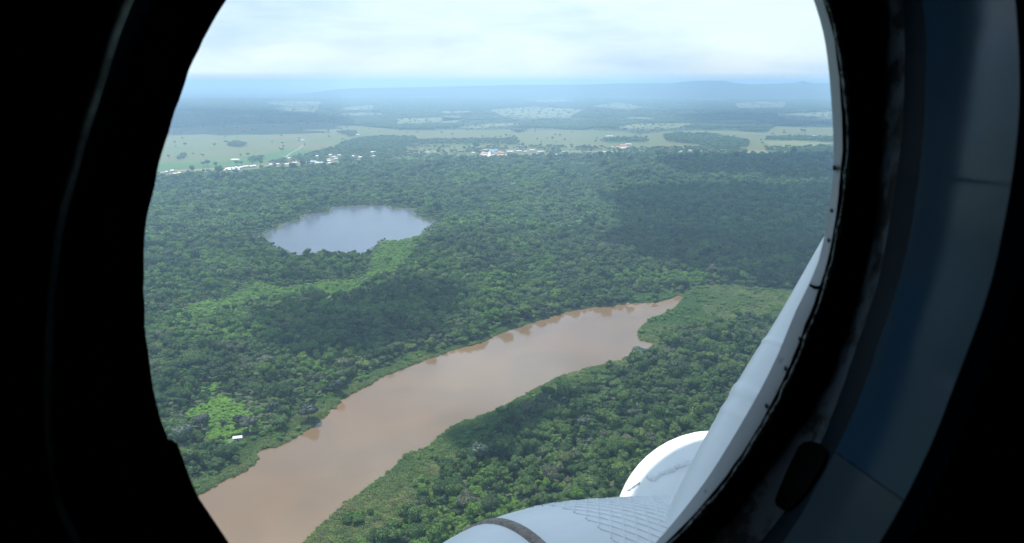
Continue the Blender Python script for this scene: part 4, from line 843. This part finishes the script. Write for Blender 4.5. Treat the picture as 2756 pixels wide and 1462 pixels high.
def tank():
    # body of revolution: right end away from the camera, nose to the left and nearer
    A = Vector((0, 0, CAM_H)) + CMAT @ Vector((0.4045, -0.9085, -1.3509)); ax = (CMAT @ Vector((-1, 0.078, 0.435))).normalized(); Rt = 0.5174
    u = ax.orthogonal().normalized(); w = ax.cross(u)
    s = np.linspace(-0.6, 0.757, 110); tt = np.clip((s - 0.2075) / 0.5509, 0, 0.9995); rr = (1 - tt ** 2.7587) ** 0.5; m = 128; V_ = []; F_ = []
    for i in range(len(s)):
        for k in range(m): a = 2 * math.pi * k / m; V_.append(A + ax * s[i] + (u * math.cos(a) + w * math.sin(a)) * Rt * rr[i])
    for i in range(len(s) - 1):
        for k in range(m): F_.append((i * m + k, i * m + (k + 1) % m, (i + 1) * m + (k + 1) % m, (i + 1) * m + k))
    F_ += [tuple(range(m)), tuple(reversed(range((len(s) - 1) * m, len(s) * m)))]
    o = hobj('fuel_tank', V_, F_, M_tank)
    def ringband(s0, s1, lift, nm, mat):
        V2 = []; F2 = []; ss = [s0, s0 + 0.002, (s0 + s1) / 2, s1 - 0.002, s1]; hh = [0, lift, lift, lift, 0]
        for q, h in zip(ss, hh):
            r = Rt * np.interp(q, s, rr) + h
            for k in range(m): a = 2 * math.pi * k / m; V2.append(A + ax * q + (u * math.cos(a) + w * math.sin(a)) * r)
        for i in range(4):
            for k in range(m): F2.append((i * m + k, i * m + (k + 1) % m, (i + 1) * m + (k + 1) % m, (i + 1) * m + k))
        hobj(nm, V2, F2, mat, parent=o).location = (0, 0, 0)
    ringband(0.444, 0.460, 0.004, 'strap', M_strap)
    # anti-slip tread: real crossing ribs on the upper side
    up = (Vector((0, 0, 1)) - ax * ax.z).normalized(); sd_ = ax.cross(up)
    def sp(q, a, lift): r = Rt * np.interp(q, s, rr) + lift; return A + ax * q + (up * math.cos(a) + sd_ * math.sin(a)) * r
    V2 = []; F2 = []
    def rib(q0, a0, q1, a1, wd=0.0016, h=0.0016):
        n = 16; b = len(V2); p = [sp(q0 + (q1 - q0) * k / n, a0 + (a1 - a0) * k / n, 0) for k in range(n + 1)]
        for k in range(n + 1):
            t = (p[min(k + 1, n)] - p[max(k - 1, 0)]).normalized(); nn = ((p[k] - A) - ax * (p[k] - A).dot(ax)).normalized(); sde = t.cross(nn); V2.extend([p[k] - sde * wd - nn * 0.001, p[k] - sde * wd * 0.4 + nn * h, p[k] + sde * wd * 0.4 + nn * h, p[k] + sde * wd - nn * 0.001])
            if k:
                for j in range(3): F2.append((b + (k - 1) * 4 + j, b + (k - 1) * 4 + j + 1, b + k * 4 + j + 1, b + k * 4 + j))
    q_lo, q_hi = -0.30, 0.36; a_lo, a_hi = -0.95, 0.95; span = (a_hi - a_lo) * Rt
    st = 0.021
    for d in (-1, 1):
        k = -int(1.2 / st)
        for j in range(k, int(1.8 / st)):
            qa = q_lo + j * st; qb = qa + d * span * 0.55
            # clip to [q_lo, q_hi]
            t0, t1 = 0.0, 1.0
            if qb != qa:
                ta, tb = (q_lo - qa) / (qb - qa), (q_hi - qa) / (qb - qa); t0 = max(0, min(ta, tb)); t1 = min(1, max(ta, tb))
            if t1 - t0 > 0.02: rib(qa + (qb - qa) * t0, a_lo + (a_hi - a_lo) * t0, qa + (qb - qa) * t1, a_lo + (a_hi - a_lo) * t1)
    hobj('tread_ribs', V2, F2, M_tank, smooth=False, parent=o).location = (0, 0, 0)
    return o
tank()
def sun_shade():
    # unseen slab added above the window: keeps the sun off the tank
    sec = [(1.15, 2.12), (1.45, 2.06), (2.05, 2.08), (2.60, 2.14), (2.70, 2.22), (2.60, 2.32), (1.9, 2.38), (1.35, 2.34)]
    V_ = []; F_ = []; xs = [-3.6, -3.4, -2.4, -1.2, 0, 1.2, 2.4, 3.4, 3.6]; n = len(sec)
    for x in xs:
        k = 0.8 if abs(x) > 3.5 else 1.0
        for y, z in sec: V_.append(Vector((x, y if y < 0.7 else 0.7 + (y - 0.7) * k, CAM_H + z)))
    for i in range(len(xs) - 1):
        for j in range(n): F_.append((i * n + j, i * n + (j + 1) % n, (i + 1) * n + (j + 1) % n, (i + 1) * n + j))
    F_ += [tuple(range(n)), tuple(reversed(range((len(xs) - 1) * n, len(xs) * n)))]
    hobj('added_sun_shade', V_, F_, M_white, smooth=False)
sun_shade()

# ------------------------------------------------------------------ haze
def haze():
    bm = bmesh.new(); box(bm, -62000, 62000, -62000, 62000, -1.0, 300.0)
    m, nt, N, L, out = mat_new('haze_air'); v = N.new('ShaderNodeVolumePrincipled'); v.inputs['Color'].default_value = (0.50, 0.74, 1.0, 1); v.inputs['Density'].default_value = 0.000135; v.inputs['Anisotropy'].default_value = 0.3
    L.new(v.outputs[0], out.inputs['Volume']); o = bm_obj('haze', bm, m); tag(o, kind='stuff')
    o['label'] = 'pale blue haze lying over the whole plain'; o['category'] = 'haze'
haze()
